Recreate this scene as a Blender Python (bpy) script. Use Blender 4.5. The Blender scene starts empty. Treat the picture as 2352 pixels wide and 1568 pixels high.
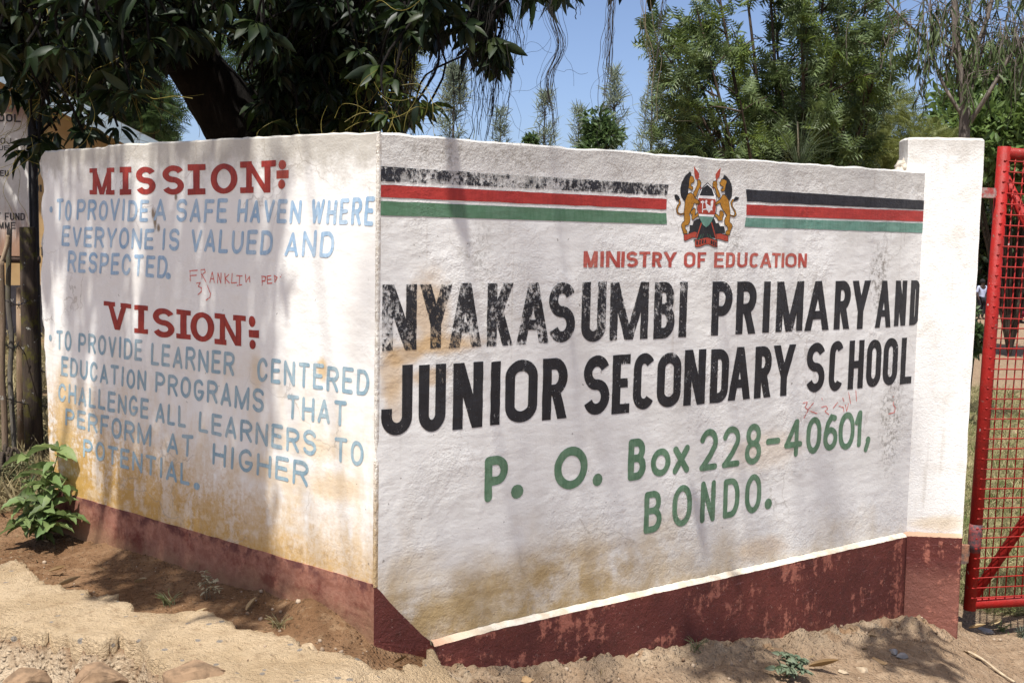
import bpy, bmesh, math, random
import numpy as np
from mathutils import Vector, Matrix, noise as mnoise, geometry as mgeo

random.seed(7); RNG = np.random.default_rng(11)
S = bpy.context.scene
COL = S.collection
rad = math.radians

# ------------------------------------------------------------------ camera
FPX, PW, PH = 2730.0, 2352.0, 1568.0          # focal length and picture size in working pixels
PITCH = math.atan((784 - 520.5) / FPX); ROLL = 0.0195
EYE = Vector((0, 0, 1.4))
cam_d = bpy.data.cameras.new("camera"); cam = bpy.data.objects.new("camera", cam_d); COL.objects.link(cam)
cam_d.sensor_width = 36; cam_d.lens = FPX / PW * 36; cam_d.clip_start = 0.05; cam_d.clip_end = 2000
cam.matrix_world = Matrix.Translation(EYE) @ Matrix.Rotation(math.pi / 2 - PITCH, 4, 'X') @ Matrix.Rotation(ROLL, 4, 'Z')
S.camera = cam

# ------------------------------------------------------------------ sky and sun
SUN_EL, SUN_AZ = rad(67), rad(200)             # azimuth clockwise from +Y
SUN = Vector((math.sin(SUN_AZ) * math.cos(SUN_EL), math.cos(SUN_AZ) * math.cos(SUN_EL), math.sin(SUN_EL)))
W = bpy.data.worlds.new("World"); S.world = W; W.use_nodes = True
wn = W.node_tree; sky = wn.nodes.new('ShaderNodeTexSky'); sky.sky_type = 'NISHITA'; sky.sun_disc = False
sky.sun_elevation = SUN_EL; sky.sun_rotation = SUN_AZ; sky.altitude = 1400; sky.air_density = 0.55; sky.dust_density = 6.0; sky.ozone_density = 1.5
bg = wn.nodes['Background']; bg.inputs['Strength'].default_value = 0.135
wn.links.new(sky.outputs['Color'], bg.inputs['Color'])
sl = bpy.data.lights.new("sun", 'SUN'); sl.energy = 5.0; sl.angle = rad(0.55); sl.color = (1.0, 0.97, 0.925)
so = bpy.data.objects.new("sun", sl); COL.objects.link(so); so.rotation_euler = SUN.to_track_quat('Z', 'Y').to_euler()
S.view_settings.view_transform = 'Standard'; S.view_settings.look = 'None'; S.view_settings.gamma = 1
S.view_settings.exposure = 0.62

# ------------------------------------------------------------------ helpers: picture <-> place
def ray(px, py):
    u = (px - PW / 2) / FPX; v = -(py - PH / 2) / FPX
    c, s = math.cos(ROLL), math.sin(ROLL); x = u * c - v * s; y = u * s + v * c
    cp, sp = math.cos(PITCH), math.sin(PITCH)
    return Vector((x, cp + y * sp, -sp + y * cp))
def at_depth(px, py, Y):
    r = ray(px, py); return EYE + r * (Y / r.y)
def at_z(px, py, z):
    r = ray(px, py); return EYE + r * ((z - EYE.z) / r.z)
def to_px(p):
    d = Vector(p) - EYE
    cp, sp = math.cos(PITCH), math.sin(PITCH)
    f = d.y * cp - d.z * sp; up = d.y * sp + d.z * cp
    x, y = d.x / f, up / f
    c, s = math.cos(ROLL), math.sin(ROLL); u = x * c + y * s; v = -x * s + y * c
    return u * FPX + PW / 2, PH / 2 - v * FPX
CORNER = at_z(860, 1475, 0.0)
DL = Vector((-0.77103621, 0.63679131, 0)); DR = Vector((0.80522135, 0.59297435, 0))
NL = Vector((-DL.y, DL.x, 0)); NR = Vector((DR.y, -DR.x, 0))     # outward normals (towards the viewer)
def frame(o, d):
    y = Vector((-d.y, d.x, 0)); m = Matrix.Identity(4)
    for i in range(3): m[i][0] = d[i]; m[i][1] = y[i]; m[i][2] = (0, 0, 1)[i]; m[i][3] = o[i]
    return m
FL, FR = frame(CORNER, DL), frame(CORNER, DR)                    # local x along the wall, z up; front is +y on the left, -y on the right
def on_plane(px, py, o, n):
    r = ray(px, py); return EYE + r * ((o - EYE).dot(n) / r.dot(n))
def sL(px, py):
    p = on_plane(px, py, CORNER, NL) - CORNER; return (p.dot(DL), p.z)
def sR(px, py):
    p = on_plane(px, py, CORNER, NR) - CORNER; return (p.dot(DR), p.z)

# ------------------------------------------------------------------ helpers: objects
def mesh_obj(name, verts, faces, mat=None, parent=None, smooth=False, mw=None, mats=None, midx=None):
    me = bpy.data.meshes.new(name); me.from_pydata([tuple(v) for v in verts], [], [tuple(f) for f in faces]); me.update()
    o = bpy.data.objects.new(name, me); COL.objects.link(o)
    for m in (mats or ([mat] if mat else [])): me.materials.append(m)
    if midx is not None: me.polygons.foreach_set('material_index', np.array(midx, dtype=np.int32))
    if smooth: me.polygons.foreach_set('use_smooth', np.ones(len(me.polygons), dtype=bool))
    if mw is not None: o.matrix_world = mw
    if parent: adopt(o, parent)
    return o
def np_obj(name, V, F, mat, parent=None, smooth=True):
    """V (n,3), F (m,k) arrays -> one mesh object, fast"""
    me = bpy.data.meshes.new(name); V = np.asarray(V, dtype=np.float32); F = np.asarray(F, dtype=np.int32); k = F.shape[1]
    me.vertices.add(len(V)); me.vertices.foreach_set('co', V.ravel())
    me.loops.add(F.size); me.loops.foreach_set('vertex_index', F.ravel())
    me.polygons.add(len(F)); me.polygons.foreach_set('loop_start', np.arange(0, F.size, k, dtype=np.int32))
    me.polygons.foreach_set('use_smooth', np.full(len(F), smooth, dtype=bool))
    me.update(calc_edges=True); me.validate()
    me.materials.append(mat); o = bpy.data.objects.new(name, me); COL.objects.link(o)
    if parent: adopt(o, parent)
    return o
def wm(o):
    return (wm(o.parent) @ o.matrix_parent_inverse @ o.matrix_basis) if o.parent else o.matrix_basis.copy()
def adopt(o, parent):
    w = wm(o); o.parent = parent; o.matrix_parent_inverse = wm(parent).inverted(); o.matrix_basis = w
def empty(name, loc, label, cat, group=None):
    o = bpy.data.objects.new(name, None); COL.objects.link(o); o.location = loc; o.empty_display_size = 0.1
    o['label'] = label; o['category'] = cat
    if group: o['group'] = group
    return o
def tag(o, label=None, cat=None, group=None, kind=None):
    if label: o['label'] = label
    if cat: o['category'] = cat
    if group: o['group'] = group
    if kind: o['kind'] = kind
    return o
def box_vf(x0, x1, y0, y1, z0, z1):
    v = [(x, y, z) for x in (x0, x1) for y in (y0, y1) for z in (z0, z1)]
    return v, [(0, 1, 3, 2), (4, 6, 7, 5), (0, 4, 5, 1), (2, 3, 7, 6), (0, 2, 6, 4), (1, 5, 7, 3)]
class MB:
    """collects shapes into one mesh"""
    def __init__(s): s.v = []; s.f = []
    def add(s, v, f):
        n = len(s.v); s.v += [tuple(p) for p in v]; s.f += [tuple(i + n for i in q) for q in f]; return s
    def box(s, *a): return s.add(*box_vf(*a))
    def tube(s, pts, r, n=8, cap=True):
        pts = [Vector(p) for p in pts]; rs = r if isinstance(r, (list, tuple)) else [r] * len(pts)
        base = len(s.v); up = None
        for i, p in enumerate(pts):
            t = (pts[min(i + 1, len(pts) - 1)] - pts[max(i - 1, 0)]).normalized()
            if up is None: up = t.orthogonal().normalized()
            up = (up - t * up.dot(t)); up = up.normalized() if up.length > 1e-6 else t.orthogonal().normalized()
            b = t.cross(up)
            for k in range(n):
                a = 2 * math.pi * k / n; s.v.append(tuple(p + (up * math.cos(a) + b * math.sin(a)) * rs[i]))
        for i in range(len(pts) - 1):
            for k in range(n):
                a = base + i * n + k; b2 = base + i * n + (k + 1) % n; s.f.append((a, b2, b2 + n, a + n))
        if cap:
            s.f.append(tuple(base + k for k in range(n))[::-1]); e = base + (len(pts) - 1) * n; s.f.append(tuple(e + k for k in range(n)))
        return s
    def obj(s, name, mat, parent=None, smooth=False, mw=None): return mesh_obj(name, s.v, s.f, mat, parent, smooth, mw)
def spline(pts, n=8):
    P = [Vector(p) for p in pts]; out = []
    for i in range(len(P) - 1):
        p0, p1, p2, p3 = P[max(i - 1, 0)], P[i], P[i + 1], P[min(i + 2, len(P) - 1)]
        for k in range(n):
            t = k / n; out.append(0.5 * ((2 * p1) + (p2 - p0) * t + (2 * p0 - 5 * p1 + 4 * p2 - p3) * t * t + (3 * p1 - p0 - 3 * p2 + p3) * t ** 3))
    out.append(P[-1]); return out
# smooth lattice noise for numpy arrays
def vnoise(x, y, seed=0):
    x = np.asarray(x, float); y = np.asarray(y, float); xi = np.floor(x).astype(np.int64); yi = np.floor(y).astype(np.int64); xf, yf = x - xi, y - yi
    def h(a, b):
        n = (a * 374761393 + b * 668265263 + seed * 144269504) & 0x7fffffff; n = ((n ^ (n >> 13)) * 1274126177) & 0x7fffffff; return ((n ^ (n >> 16)) & 0xffff) / 65535.0
    u = xf * xf * (3 - 2 * xf); v = yf * yf * (3 - 2 * yf)
    return (h(xi, yi) * (1 - u) + h(xi + 1, yi) * u) * (1 - v) + (h(xi, yi + 1) * (1 - u) + h(xi + 1, yi + 1) * u) * v
def fbm(x, y, seed=0, o=4):
    s = 0; a = 0.5; f = 1.0
    for i in range(o): s = s + a * (vnoise(x * f, y * f, seed + i * 17) - .5); a *= .5; f *= 2.03
    return s

# ------------------------------------------------------------------ helpers: materials
class G:
    def __init__(s, name):
        s.m = bpy.data.materials.new(name); s.m.use_nodes = True; s.t = s.m.node_tree; s.t.nodes.clear(); s.n = s.t.nodes
        s.tc = s.n.new('ShaderNodeTexCoord'); s.obj = s.tc.outputs['Object']; s._xyz = None
    def put(s, sock, val):
        if val is None: return
        if isinstance(val, bpy.types.NodeSocket): s.t.links.new(val, sock)
        elif isinstance(val, (tuple, list)) and len(val) == 3 and sock.type == 'RGBA': sock.default_value = (*val, 1)
        else: sock.default_value = val
    def xyz(s):
        if not s._xyz: q = s.n.new('ShaderNodeSeparateXYZ'); s.put(q.inputs[0], s.obj); s._xyz = q.outputs
        return s._xyz
    def math(s, op, a, b=None, c=None, clamp=False):
        q = s.n.new('ShaderNodeMath'); q.operation = op; q.use_clamp = clamp
        for i, v in enumerate((a, b, c)): s.put(q.inputs[i], v)
        return q.outputs[0]
    def mul(s, *a):
        r = a[0]
        for b in a[1:]: r = s.math('MULTIPLY', r, b)
        return r
    def add(s, *a):
        r = a[0]
        for b in a[1:]: r = s.math('ADD', r, b)
        return r
    def inv(s, a): return s.math('SUBTRACT', 1.0, a, clamp=True)
    def mx(s, a, b): return s.math('MAXIMUM', a, b)
    def vec(s, scale=(1, 1, 1), loc=(0, 0, 0), src=None):
        q = s.n.new('ShaderNodeMapping'); s.put(q.inputs[0], src or s.obj); q.inputs['Scale'].default_value = scale; q.inputs['Location'].default_value = loc; return q.outputs[0]
    def noise(s, scale, detail=4, rough=.55, vec=None, dist=0.0):
        q = s.n.new('ShaderNodeTexNoise'); q.inputs['Scale'].default_value = scale; q.inputs['Detail'].default_value = detail; q.inputs['Roughness'].default_value = rough; q.inputs['Distortion'].default_value = dist
        s.put(q.inputs['Vector'], vec or s.obj); return q.outputs['Fac']
    def voro(s, scale, feat='F1', vec=None, out='Distance', rnd=1.0):
        q = s.n.new('ShaderNodeTexVoronoi'); q.feature = feat; q.inputs['Scale'].default_value = scale; q.inputs['Randomness'].default_value = rnd; s.put(q.inputs['Vector'], vec or s.obj); return q.outputs[out]
    def ss(s, x, a, b, lo=0.0, hi=1.0):
        q = s.n.new('ShaderNodeMapRange'); q.interpolation_type = 'SMOOTHSTEP'; s.put(q.inputs[0], x)
        if a > b: a, b, lo, hi = b, a, hi, lo
        q.inputs[1].default_value = a; q.inputs[2].default_value = b; q.inputs[3].default_value = lo; q.inputs[4].default_value = hi; return q.outputs[0]
    def mix(s, f, a, b):
        q = s.n.new('ShaderNodeMix'); q.data_type = 'RGBA'; s.put(q.inputs[0], f); s.put(q.inputs[6], a); s.put(q.inputs[7], b); return q.outputs[2]
    def blob(s, x0, z0, rx, rz, amp=.5, nz=None):
        x, y, z = s.xyz(); dx = s.mul(s.math('SUBTRACT', x, x0), 1 / rx); dz = s.mul(s.math('SUBTRACT', z, z0), 1 / rz)
        d = s.math('SQRT', s.add(s.mul(dx, dx), s.mul(dz, dz)))
        if nz is not None: d = s.add(d, s.mul(s.math('SUBTRACT', nz, .5), amp * 2))
        return s.ss(d, 1.1, .35)
    def rnd(s):
        q = s.n.new('ShaderNodeNewGeometry'); return q.outputs['Random Per Island']
    def attr(s, name):
        q = s.n.new('ShaderNodeAttribute'); q.attribute_name = name; return q.outputs
    def bump(s, h, strength=.5, dist=.01, nrm=None):
        q = s.n.new('ShaderNodeBump'); q.inputs['Strength'].default_value = strength; q.inputs['Distance'].default_value = dist; s.put(q.inputs['Height'], h); s.put(q.inputs['Normal'], nrm); return q.outputs[0]
    def bsdf(s, col, rough=.7, nrm=None, spec=.4, metal=0.0):
        q = s.n.new('ShaderNodeBsdfPrincipled'); s.put(q.inputs['Base Color'], col); s.put(q.inputs['Roughness'], rough); s.put(q.inputs['Specular IOR Level'], spec); s.put(q.inputs['Metallic'], metal); s.put(q.inputs['Normal'], nrm); return q.outputs[0]
    def shmix(s, f, a, b):
        q = s.n.new('ShaderNodeMixShader'); s.put(q.inputs[0], f); s.put(q.inputs[1], a); s.put(q.inputs[2], b); return q.outputs[0]
    def out(s, sh):
        q = s.n.new('ShaderNodeOutputMaterial'); s.put(q.inputs[0], sh); return s.m

def plaster_bump(g, rough=1.0):
    """hand-floated render: broad trowel waves, patches of coarse grain, smoother patches between"""
    x, y, z = g.xyz(); patch = g.mx(g.ss(g.noise(2.2, 4, .6), .46, .64, .25, 1.0), g.mx(g.ss(z, .45, -.05), g.mul(g.ss(z, 1.35, 1.65), .9)))
    h = g.add(g.mul(g.noise(120, 3, .65), patch, .42 * rough), g.mul(g.noise(34, 4, .6), patch, .75 * rough), g.mul(g.noise(7, 3, .5, g.vec((1, 1, 2.2))), 1.0))
    return g.bump(h, .6, .0065 * rough)
def cracks(g, c, sc, k=.6, col=(.30, .26, .21)):
    """hairline cracks, present only in places"""
    q = g.n.new('ShaderNodeVectorMath'); q.operation = 'MULTIPLY_ADD'; nz = g.n.new('ShaderNodeTexNoise'); nz.inputs['Scale'].default_value = 6; nz.inputs['Detail'].default_value = 5; g.put(nz.inputs['Vector'], g.obj); g.put(q.inputs[0], nz.outputs['Color']); q.inputs[1].default_value = (.22, .22, .22); g.put(q.inputs[2], g.obj)
    d = g.voro(sc, 'DISTANCE_TO_EDGE', q.outputs[0]); return g.mix(g.mul(g.ss(d, .009, .002), g.ss(g.noise(1.6, 3), .50, .60), k), c, col)
def speckle(g, amount_mask):
    a = g.ss(g.noise(75, 5, .75), .60, .72); return g.mul(a, amount_mask)
WHITE = (.79, .775, .73)
def left_wall_mat():
    g = G('left_wall_paint'); x, y, z = g.xyz()
    n1 = g.noise(3.2, 5, .6); n2 = g.noise(14, 6, .65); streak = g.noise(1, 5, .6, g.vec((11, 1, 1.6))); fine = g.noise(60, 4, .7)
    c = g.mix(g.ss(n1, .45, .7), WHITE, (.75, .72, .66))
    # faint dirt wash over the middle, then heavy ochre splash low down, stronger away from the corner
    wash = g.mul(g.ss(g.add(z, g.mul(n1, -.9)), .55, -.05), .55)
    c = g.mix(g.mul(wash, g.ss(g.noise(5, 6, .7, g.vec((1.5, 1, .8))), .42, .62)), c, (.62, .47, .27))
    edge = g.add(z, g.mul(g.math('SUBTRACT', n2, .5), -.75), g.mul(g.math('SUBTRACT', streak, .5), -.55), g.mul(x, -.17))
    heavy = g.ss(edge, .50, .10)
    gaps = g.ss(g.add(g.mul(n2, .5), g.mul(fine, .3), g.mul(streak, .35)), .52, .66)
    c = g.mix(g.mul(heavy, g.inv(g.mul(gaps, g.ss(z, .15, .5, .35, .85)))), c, (.50, .30, .085))
    c = g.mix(g.mul(g.ss(z, .5, .2), g.ss(g.noise(22, 6, .7), .54, .66), .6), c, (.33, .2, .08))
    for (bx, bz, rx, rz, k) in ((.27, .9, .035, .05, .75), (.62, .86, .05, .09, .4), (.35, .62, .25, .05, .35), (1.95, .55, .09, .3, .7), (.2, .5, .16, .07, .55), (.55, .5, .3, .06, .35)):
        c = g.mix(g.mul(g.blob(bx, bz, rx, rz, .5, n2), k), c, (.6, .4, .16))
    # grey weathering under the top edge and along the corner
    top = g.ss(g.add(z, g.mul(n2, .28)), 1.66, 1.80); c = g.mix(g.mul(top, .75), c, (.36, .33, .27))
    m = g.mx(g.ss(g.add(z, g.mul(n1, .3)), 1.55, 1.85), g.ss(g.add(x, g.mul(n1, .12)), .16, .05))
    c = g.mix(g.mul(speckle(g, m), .8), c, (.16, .13, .10))
    c = g.mix(g.mul(g.ss(g.noise(48, 2, .5), .73, .77), .65), c, (.12, .10, .08))
    # flaked spots that show the bare render
    for (px, py, rx, rz) in ((351, 490, .012, .03), (356, 505, .014, .05), (364, 523, .014, .02), (404, 453, .012, .016)):
        a, b = sL(px, py); c = g.mix(g.blob(a, b, rx, rz, .4, fine), c, (.25, .2, .14))
    c = cracks(g, c, 2.6, .45); return g.out(g.bsdf(c, .62, plaster_bump(g, .9), .35))
def right_wall_mat():
    g = G('right_wall_paint'); x, y, z = g.xyz()
    n1 = g.noise(2.4, 5, .6); n2 = g.noise(11, 6, .65); fine = g.noise(55, 4, .7)
    c = g.mix(g.ss(n1, .42, .7), (.765, .755, .715), (.68, .665, .62))
    c = g.mix(g.mul(g.ss(g.noise(6, 6, .65), .5, .75), .4), c, (.56, .53, .48))
    low = g.ss(g.add(z, g.mul(g.math('SUBTRACT', g.noise(5, 5, .6), .5), -.7), g.mul(x, .12)), .46, -.02)
    c = g.mix(g.mul(low, g.ss(g.noise(3.5, 5, .6), .25, .62), .9), c, (.55, .415, .22))
    c = g.mix(g.mul(g.ss(g.add(z, g.mul(n1, -.25)), .18, -.08), g.ss(g.noise(9, 5, .65), .3, .62), g.ss(x, 2.0, .8)), c, (.43, .31, .15))
    c = g.mix(g.mul(g.ss(g.noise(30, 5, .7), .62, .70), low, .6), c, (.22, .16, .10))
    st = g.noise(7, 6, .7, g.vec((1.4, 1, 2.2)))
    for (px, py, rx, rz, k) in ((985, 715, .10, .17, .6), (1015, 790, .2, .045, .75), (930, 815, .10, .05, .65), (900, 860, .06, .12, .55), (985, 865, .1, .04, .6), (905, 930, .05, .12, .4), (1760, 1035, .3, .1, .3), (1750, 1260, .2, .07, .4)):
        a, b = sR(px, py); c = g.mix(g.mul(g.blob(a, b, rx, rz, .55, st), k), c, (.56, .36, .15))
    for (px, py, rx, rz, k) in ((2015, 640, .07, .2, .8), (2045, 960, .10, .35, .75), (1690, 560, .05, .08, .6), (1100, 590, .07, .14, .5), (1180, 360, .2, .07, .6), (1010, 345, .16, .07, .7), (1600, 880, .12, .1, .35), (2030, 590, .05, .1, .5)):
        a, b = sR(px, py); c = g.mix(g.mul(g.blob(a, b, rx, rz, .6, n2), g.ss(g.noise(42, 5, .75), .46, .6), k), c, (.2, .18, .15))
    top = g.ss(g.add(z, g.mul(n2, .25)), 1.63, 1.79); c = g.mix(g.mul(top, .5), c, (.35, .325, .28))
    drip = g.noise(1, 5, .65, g.vec((16, 1, 1.0))); c = g.mix(g.mul(g.ss(drip, .58, .72), g.ss(z, .7, 1.65), .5), c, (.45, .43, .40))
    m = g.mx(g.mul(g.ss(g.add(z, g.mul(n1, .35)), 1.45, 1.85), g.ss(x, 1.8, .6, .35, 1)), g.ss(g.add(x, g.mul(n1, .1)), .13, .04))
    c = g.mix(g.mul(speckle(g, m), .8), c, (.13, .11, .10))
    c = g.mix(g.mul(g.ss(g.noise(46, 2, .5), .71, .75), .6), c, (.14, .12, .10))
    c = cracks(g, c, 2.2, .35); c = g.mix(g.mul(g.ss(g.noise(1, 4, .6, g.vec((34, 1, .8))), .60, .70), g.ss(z, .3, 1.3), .35), c, (.40, .34, .27)); return g.out(g.bsdf(c, .55, plaster_bump(g, 1.25), .38))
def pillar_mat():
    g = G('pillar_paint'); x, y, z = g.xyz(); n2 = g.noise(9, 6, .65)
    c = g.mix(g.mul(g.ss(n2, .48, .70), .55), (.80, .785, .74), (.58, .54, .47)); c = g.mix(g.mul(g.ss(g.add(z, g.mul(n2, .2)), 1.80, 1.95), .6), c, (.4, .37, .32)); c = g.mix(g.mul(g.ss(g.noise(1, 5, .6, g.vec((22, 22, 1.5))), .58, .7), .35), c, (.5, .46, .4))
    c = g.mix(g.mul(speckle(g, g.ss(g.noise(4, 4), .45, .6)), .45), c, (.3, .27, .23))
    st = g.noise(6, 5, .6, g.vec((1, 1, 2)))
    for (bx, bz, rx, rz, k) in ((.40, .55, .05, .13, .45), (.36, .1, .1, .05, .35), (.17, .02, .2, .05, .5), (.42, .30, .05, .1, .35)): c = g.mix(g.mul(g.blob(bx, bz, rx, rz, .6, st), k), c, (.66, .5, .28))
    h = g.add(g.mul(g.noise(110, 3, .7), .7), g.mul(g.noise(38, 4, .6), .7), g.mul(g.noise(6, 3, .5), .5)); return g.out(g.bsdf(c, .8, g.bump(h, .5, .008), .25))
def plinth_mat(name, worn=.5):
    g = G(name); x, y, z = g.xyz(); n = g.noise(7, 7, .72); n2 = g.noise(28, 6, .75); st = g.noise(1, 6, .7, g.vec((26, 26, 6)))
    c = g.mix(g.ss(g.noise(3, 5, .6), .35, .7), (.100, .024, .019), (.150, .036, .026))
    zone = g.ss(g.add(g.noise(1.7, 4, .55), g.mul(z, -.35)), .48 - .1 * worn, .66 - .1 * worn)
    w = g.ss(g.add(g.mul(n, .5), g.mul(n2, .25), g.mul(st, .4), g.mul(zone, .16)), .775 - .03 * worn, .845 - .03 * worn)
    c = g.mix(g.mul(w, .92), c, g.mix(n2, (.30, .085, .055), (.46, .18, .12)))
    c = g.mix(g.mul(g.ss(g.noise(85, 4, .8), .64, .70), .75), c, (.58, .42, .35)); c = g.mix(g.mul(g.ss(g.noise(1, 3, .6, g.vec((5, 5, 60))), .66, .71), .5), c, (.30, .13, .12))
    c = g.mix(g.mul(g.ss(g.noise(18, 5, .7), .5, .7), .35), c, (.06, .025, .02))
    return g, c, n2
def left_plinth_mat():
    g, c, n2 = plinth_mat('left_plinth_paint', .95); x, y, z = g.xyz(); n = g.noise(6, 6, .7)
    c = g.mix(g.mul(g.ss(g.add(n, g.mul(z, -.9)), .56, .36), .85), c, g.mix(g.ss(n2, .38, .62), (.27, .115, .075), (.36, .175, .12)))
    c = g.mix(g.mul(g.ss(g.add(z, g.mul(n, .12)), .21, .25), g.ss(g.noise(11, 5, .7), .44, .56), .8), c, (.09, .03, .03))
    d = g.ss(g.add(z, g.mul(g.math('SUBTRACT', n2, .5), -.14), g.mul(g.math('SUBTRACT', g.noise(5, 5), .5), -.16)), .15, .0)
    c = g.mix(g.mul(d, .9), c, (.25, .145, .08)); return g.out(g.bsdf(c, .85, plaster_bump(g, 1.0), .2))
def right_plinth_mat():
    g, c, n2 = plinth_mat('right_plinth_paint', .8); x, y, z = g.xyz()
    d = g.ss(g.add(z, g.mul(x, .09), g.mul(g.math('SUBTRACT', n2, .5), -.12)), -.13, -.26); c = g.mix(g.mul(d, .5), c, (.3, .13, .09))
    return g.out(g.bsdf(c, .55, g.bump(g.add(g.mul(n2, .7), g.mul(g.noise(9, 4), .8), g.mul(g.noise(100, 3), .3)), .7, .012), .4))
def simple(name, col, rough=.7, var=.25, scale=20, bump=.003, spec=.35, metal=0.0, col2=None):
    g = G(name); n = g.noise(scale, 5, .65); c2 = col2 or tuple(v * (1 - var) for v in col)
    c = g.mix(g.ss(n, .38, .64), col, c2); nr = g.bump(g.noise(scale * 3, 4, .6), .6, bump) if bump else None
    return g.out(g.bsdf(c, rough, nr, spec, metal))
def paint_mat(name, col, wear=.0, col2=None, rough=.5, brush=True, wz=None):
    """hand-laid paint on the plaster; worn through where wear is high"""
    g = G(name); col2 = col2 or tuple(v * .72 for v in col)
    br = g.noise(1, 5, .65, g.vec((70, 70, 14))); n = g.noise(9, 4, .6)
    c = g.mix(g.ss(g.add(g.mul(br, .6), g.mul(n, .5)), .42, .68), col, col2)
    sh = g.bsdf(c, rough, plaster_bump(g, 1.1), .28)
    flk = g.add(g.mul(g.noise(58, 6, .8), .34), g.mul(g.noise(15, 6, .75, g.vec((1, 1, .55))), .28), g.mul(g.noise(4.2, 4, .6), .18), g.mul(g.noise(130, 3, .8), .20))
    if wz: amt = wz(g)
    else: amt = wear
    thr = g.math('SUBTRACT', .66, g.mul(amt, .22) if not isinstance(amt, float) else amt * .22)
    d = g.math('SUBTRACT', flk, thr); a = g.ss(d, -.012, .02)
    tr = g.n.new('ShaderNodeBsdfTransparent').outputs[0]
    return g.out(g.shmix(g.mul(a, g.ss(g.noise(24, 5, .7), .35, .6, .62, .95)), sh, tr))
def leaf_mat(name, c1, c2, c3=None, trans=.3, rough=.42, spec=.5, clump=2.0):
    g = G(name); r = g.rnd(); c = g.mix(r, c1, c2)
    if c3: c = g.mix(g.ss(g.noise(clump, 3), .52, .66), c, c3)
    d = g.bsdf(c, rough, None, spec); q = g.n.new('ShaderNodeBsdfTranslucent'); g.put(q.inputs[0], g.mix(.5, c, tuple(min(1, v * 1.9) for v in c2))); return g.out(g.shmix(trans, d, q.outputs[0]))
# ================================================================== the painted wall
wall = empty("school_wall", CORNER, "white painted roadside wall bent at a corner, with school name, crest, mission and vision lettering", "wall"); wall["kind"] = "thing"
TOPZ = 1.687; THK = 0.16
def panel(name, mat, fr, front, s_of, zs, top_noise, smax_fn=None):
    """upright panel: grid front, chamfered wobbly top, back and ends. front=+1/-1 is the side of local y that faces the viewer"""
    cols, rows = len(s_of(zs[0])), len(zs); V = []; Fc = []
    for j, z in enumerate(zs):
        for s, zt in s_of(z): V.append((s, 0, zt))
    for j in range(rows - 1):
        for i in range(cols - 1):
            a = j * cols + i; Fc.append((a, a + 1, a + cols + 1, a + cols))
    base = len(V); topf = [V[(rows - 1) * cols + i] for i in range(cols)]
    for i in range(cols): V.append((topf[i][0], -front * .007, topf[i][2] + .005 + .004 * random.random()))     # rounded shoulder
    for i in range(cols): V.append((topf[i][0] + mit(topf[i][0], front), -front * THK, topf[i][2] + .006))
    bot = [V[i] for i in range(cols)]
    for i in range(cols): V.append((bot[i][0] + mit(bot[i][0], front), -front * THK, bot[i][2]))
    for i in range(cols - 1):
        t = (rows - 1) * cols + i
        Fc.append((t, t + 1, base + i + 1, base + i)); Fc.append((base + i, base + i + 1, base + cols + i + 1, base + cols + i))
        Fc.append((base + cols + i, base + cols + i + 1, base + 2 * cols + i + 1, base + 2 * cols + i))
    for i in (0, cols - 1):                                         # ends
        ring = [j * cols + i for j in range(rows)] + [base + i, base + cols + i, base + 2 * cols + i]; Fc.append(tuple(ring))
    return mesh_obj(name, V, Fc, mat, wall, False, fr)
HALF = math.acos(max(-1, min(1, DL.dot(DR)))) / 2
def mit(s, front): return THK / math.tan(HALF) if s < .001 else 0.0
EDGE = [(z, x) for x, z in [sL(px, py) for px, py in ((101, 347), (96, 353), (91, 372), (92, 392), (93, 405), (101, 418), (103, 436), (97, 450), (95, 470), (95, 492), (97, 503), (103, 517), (101, 530), (97, 545), (95, 560), (98, 575), (99, 592), (96, 610), (93, 640), (95, 680), (98, 712), (97, 735), (103, 757), (101, 790), (105, 815), (104, 850), (108, 890), (111, 950), (109, 985), (113, 1020), (114, 1060), (118, 1110), (117, 1150), (119, 1190), (118, 1245))]]
EDGE.sort()
ez, ex = np.array([e[0] for e in EDGE]), np.array([e[1] for e in EDGE])
def left_s(z):
    xl = float(np.interp(z, ez, ex)) + .010 * float(fbm(np.array([z * 38.]), np.array([3.]), 5, 3)[0])
    out = []
    for t in np.linspace(0, 1, 70):
        s = xl * (t ** .97); zt = z
        if z >= TOPZ - 1e-6:
            zt = z + .012 * float(fbm(np.array([s * 9.]), np.array([1.]), 3, 4)[0]) + (.006 if s < 1.6 else -.004) - (.012 * max(0, float(vnoise(s * 16, 2.2, 9)) - .72) * 3 if s > 1.2 else 0)
        out.append((s, zt))
    return out
zs = list(np.linspace(-.35, TOPZ, 82))
left_panel = panel("wall_panel", left_wall_mat(), FL, +1, left_s, zs, .01)
left_panel['label'] = "white wall panel with broken left edge and heavy ochre splash stains, carrying the mission and vision text"
def right_s(z):
    out = []
    for t in np.linspace(0, 1, 110):
        s = 2.96 * t; zt = z
        if z >= TOPZ - 1e-6: zt = z + .014 * float(fbm(np.array([s * 7.]), np.array([4.]), 8, 4)[0]) - .004 * math.sin(s * 1.1)
        out.append((s, zt))
    return out
right_panel = panel("wall_panel", right_wall_mat(), FR, -1, right_s, list(np.linspace(-.75, TOPZ, 20)), .01)
right_panel['label'] = "rough greyish white wall panel carrying the crest and the school name"

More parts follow.
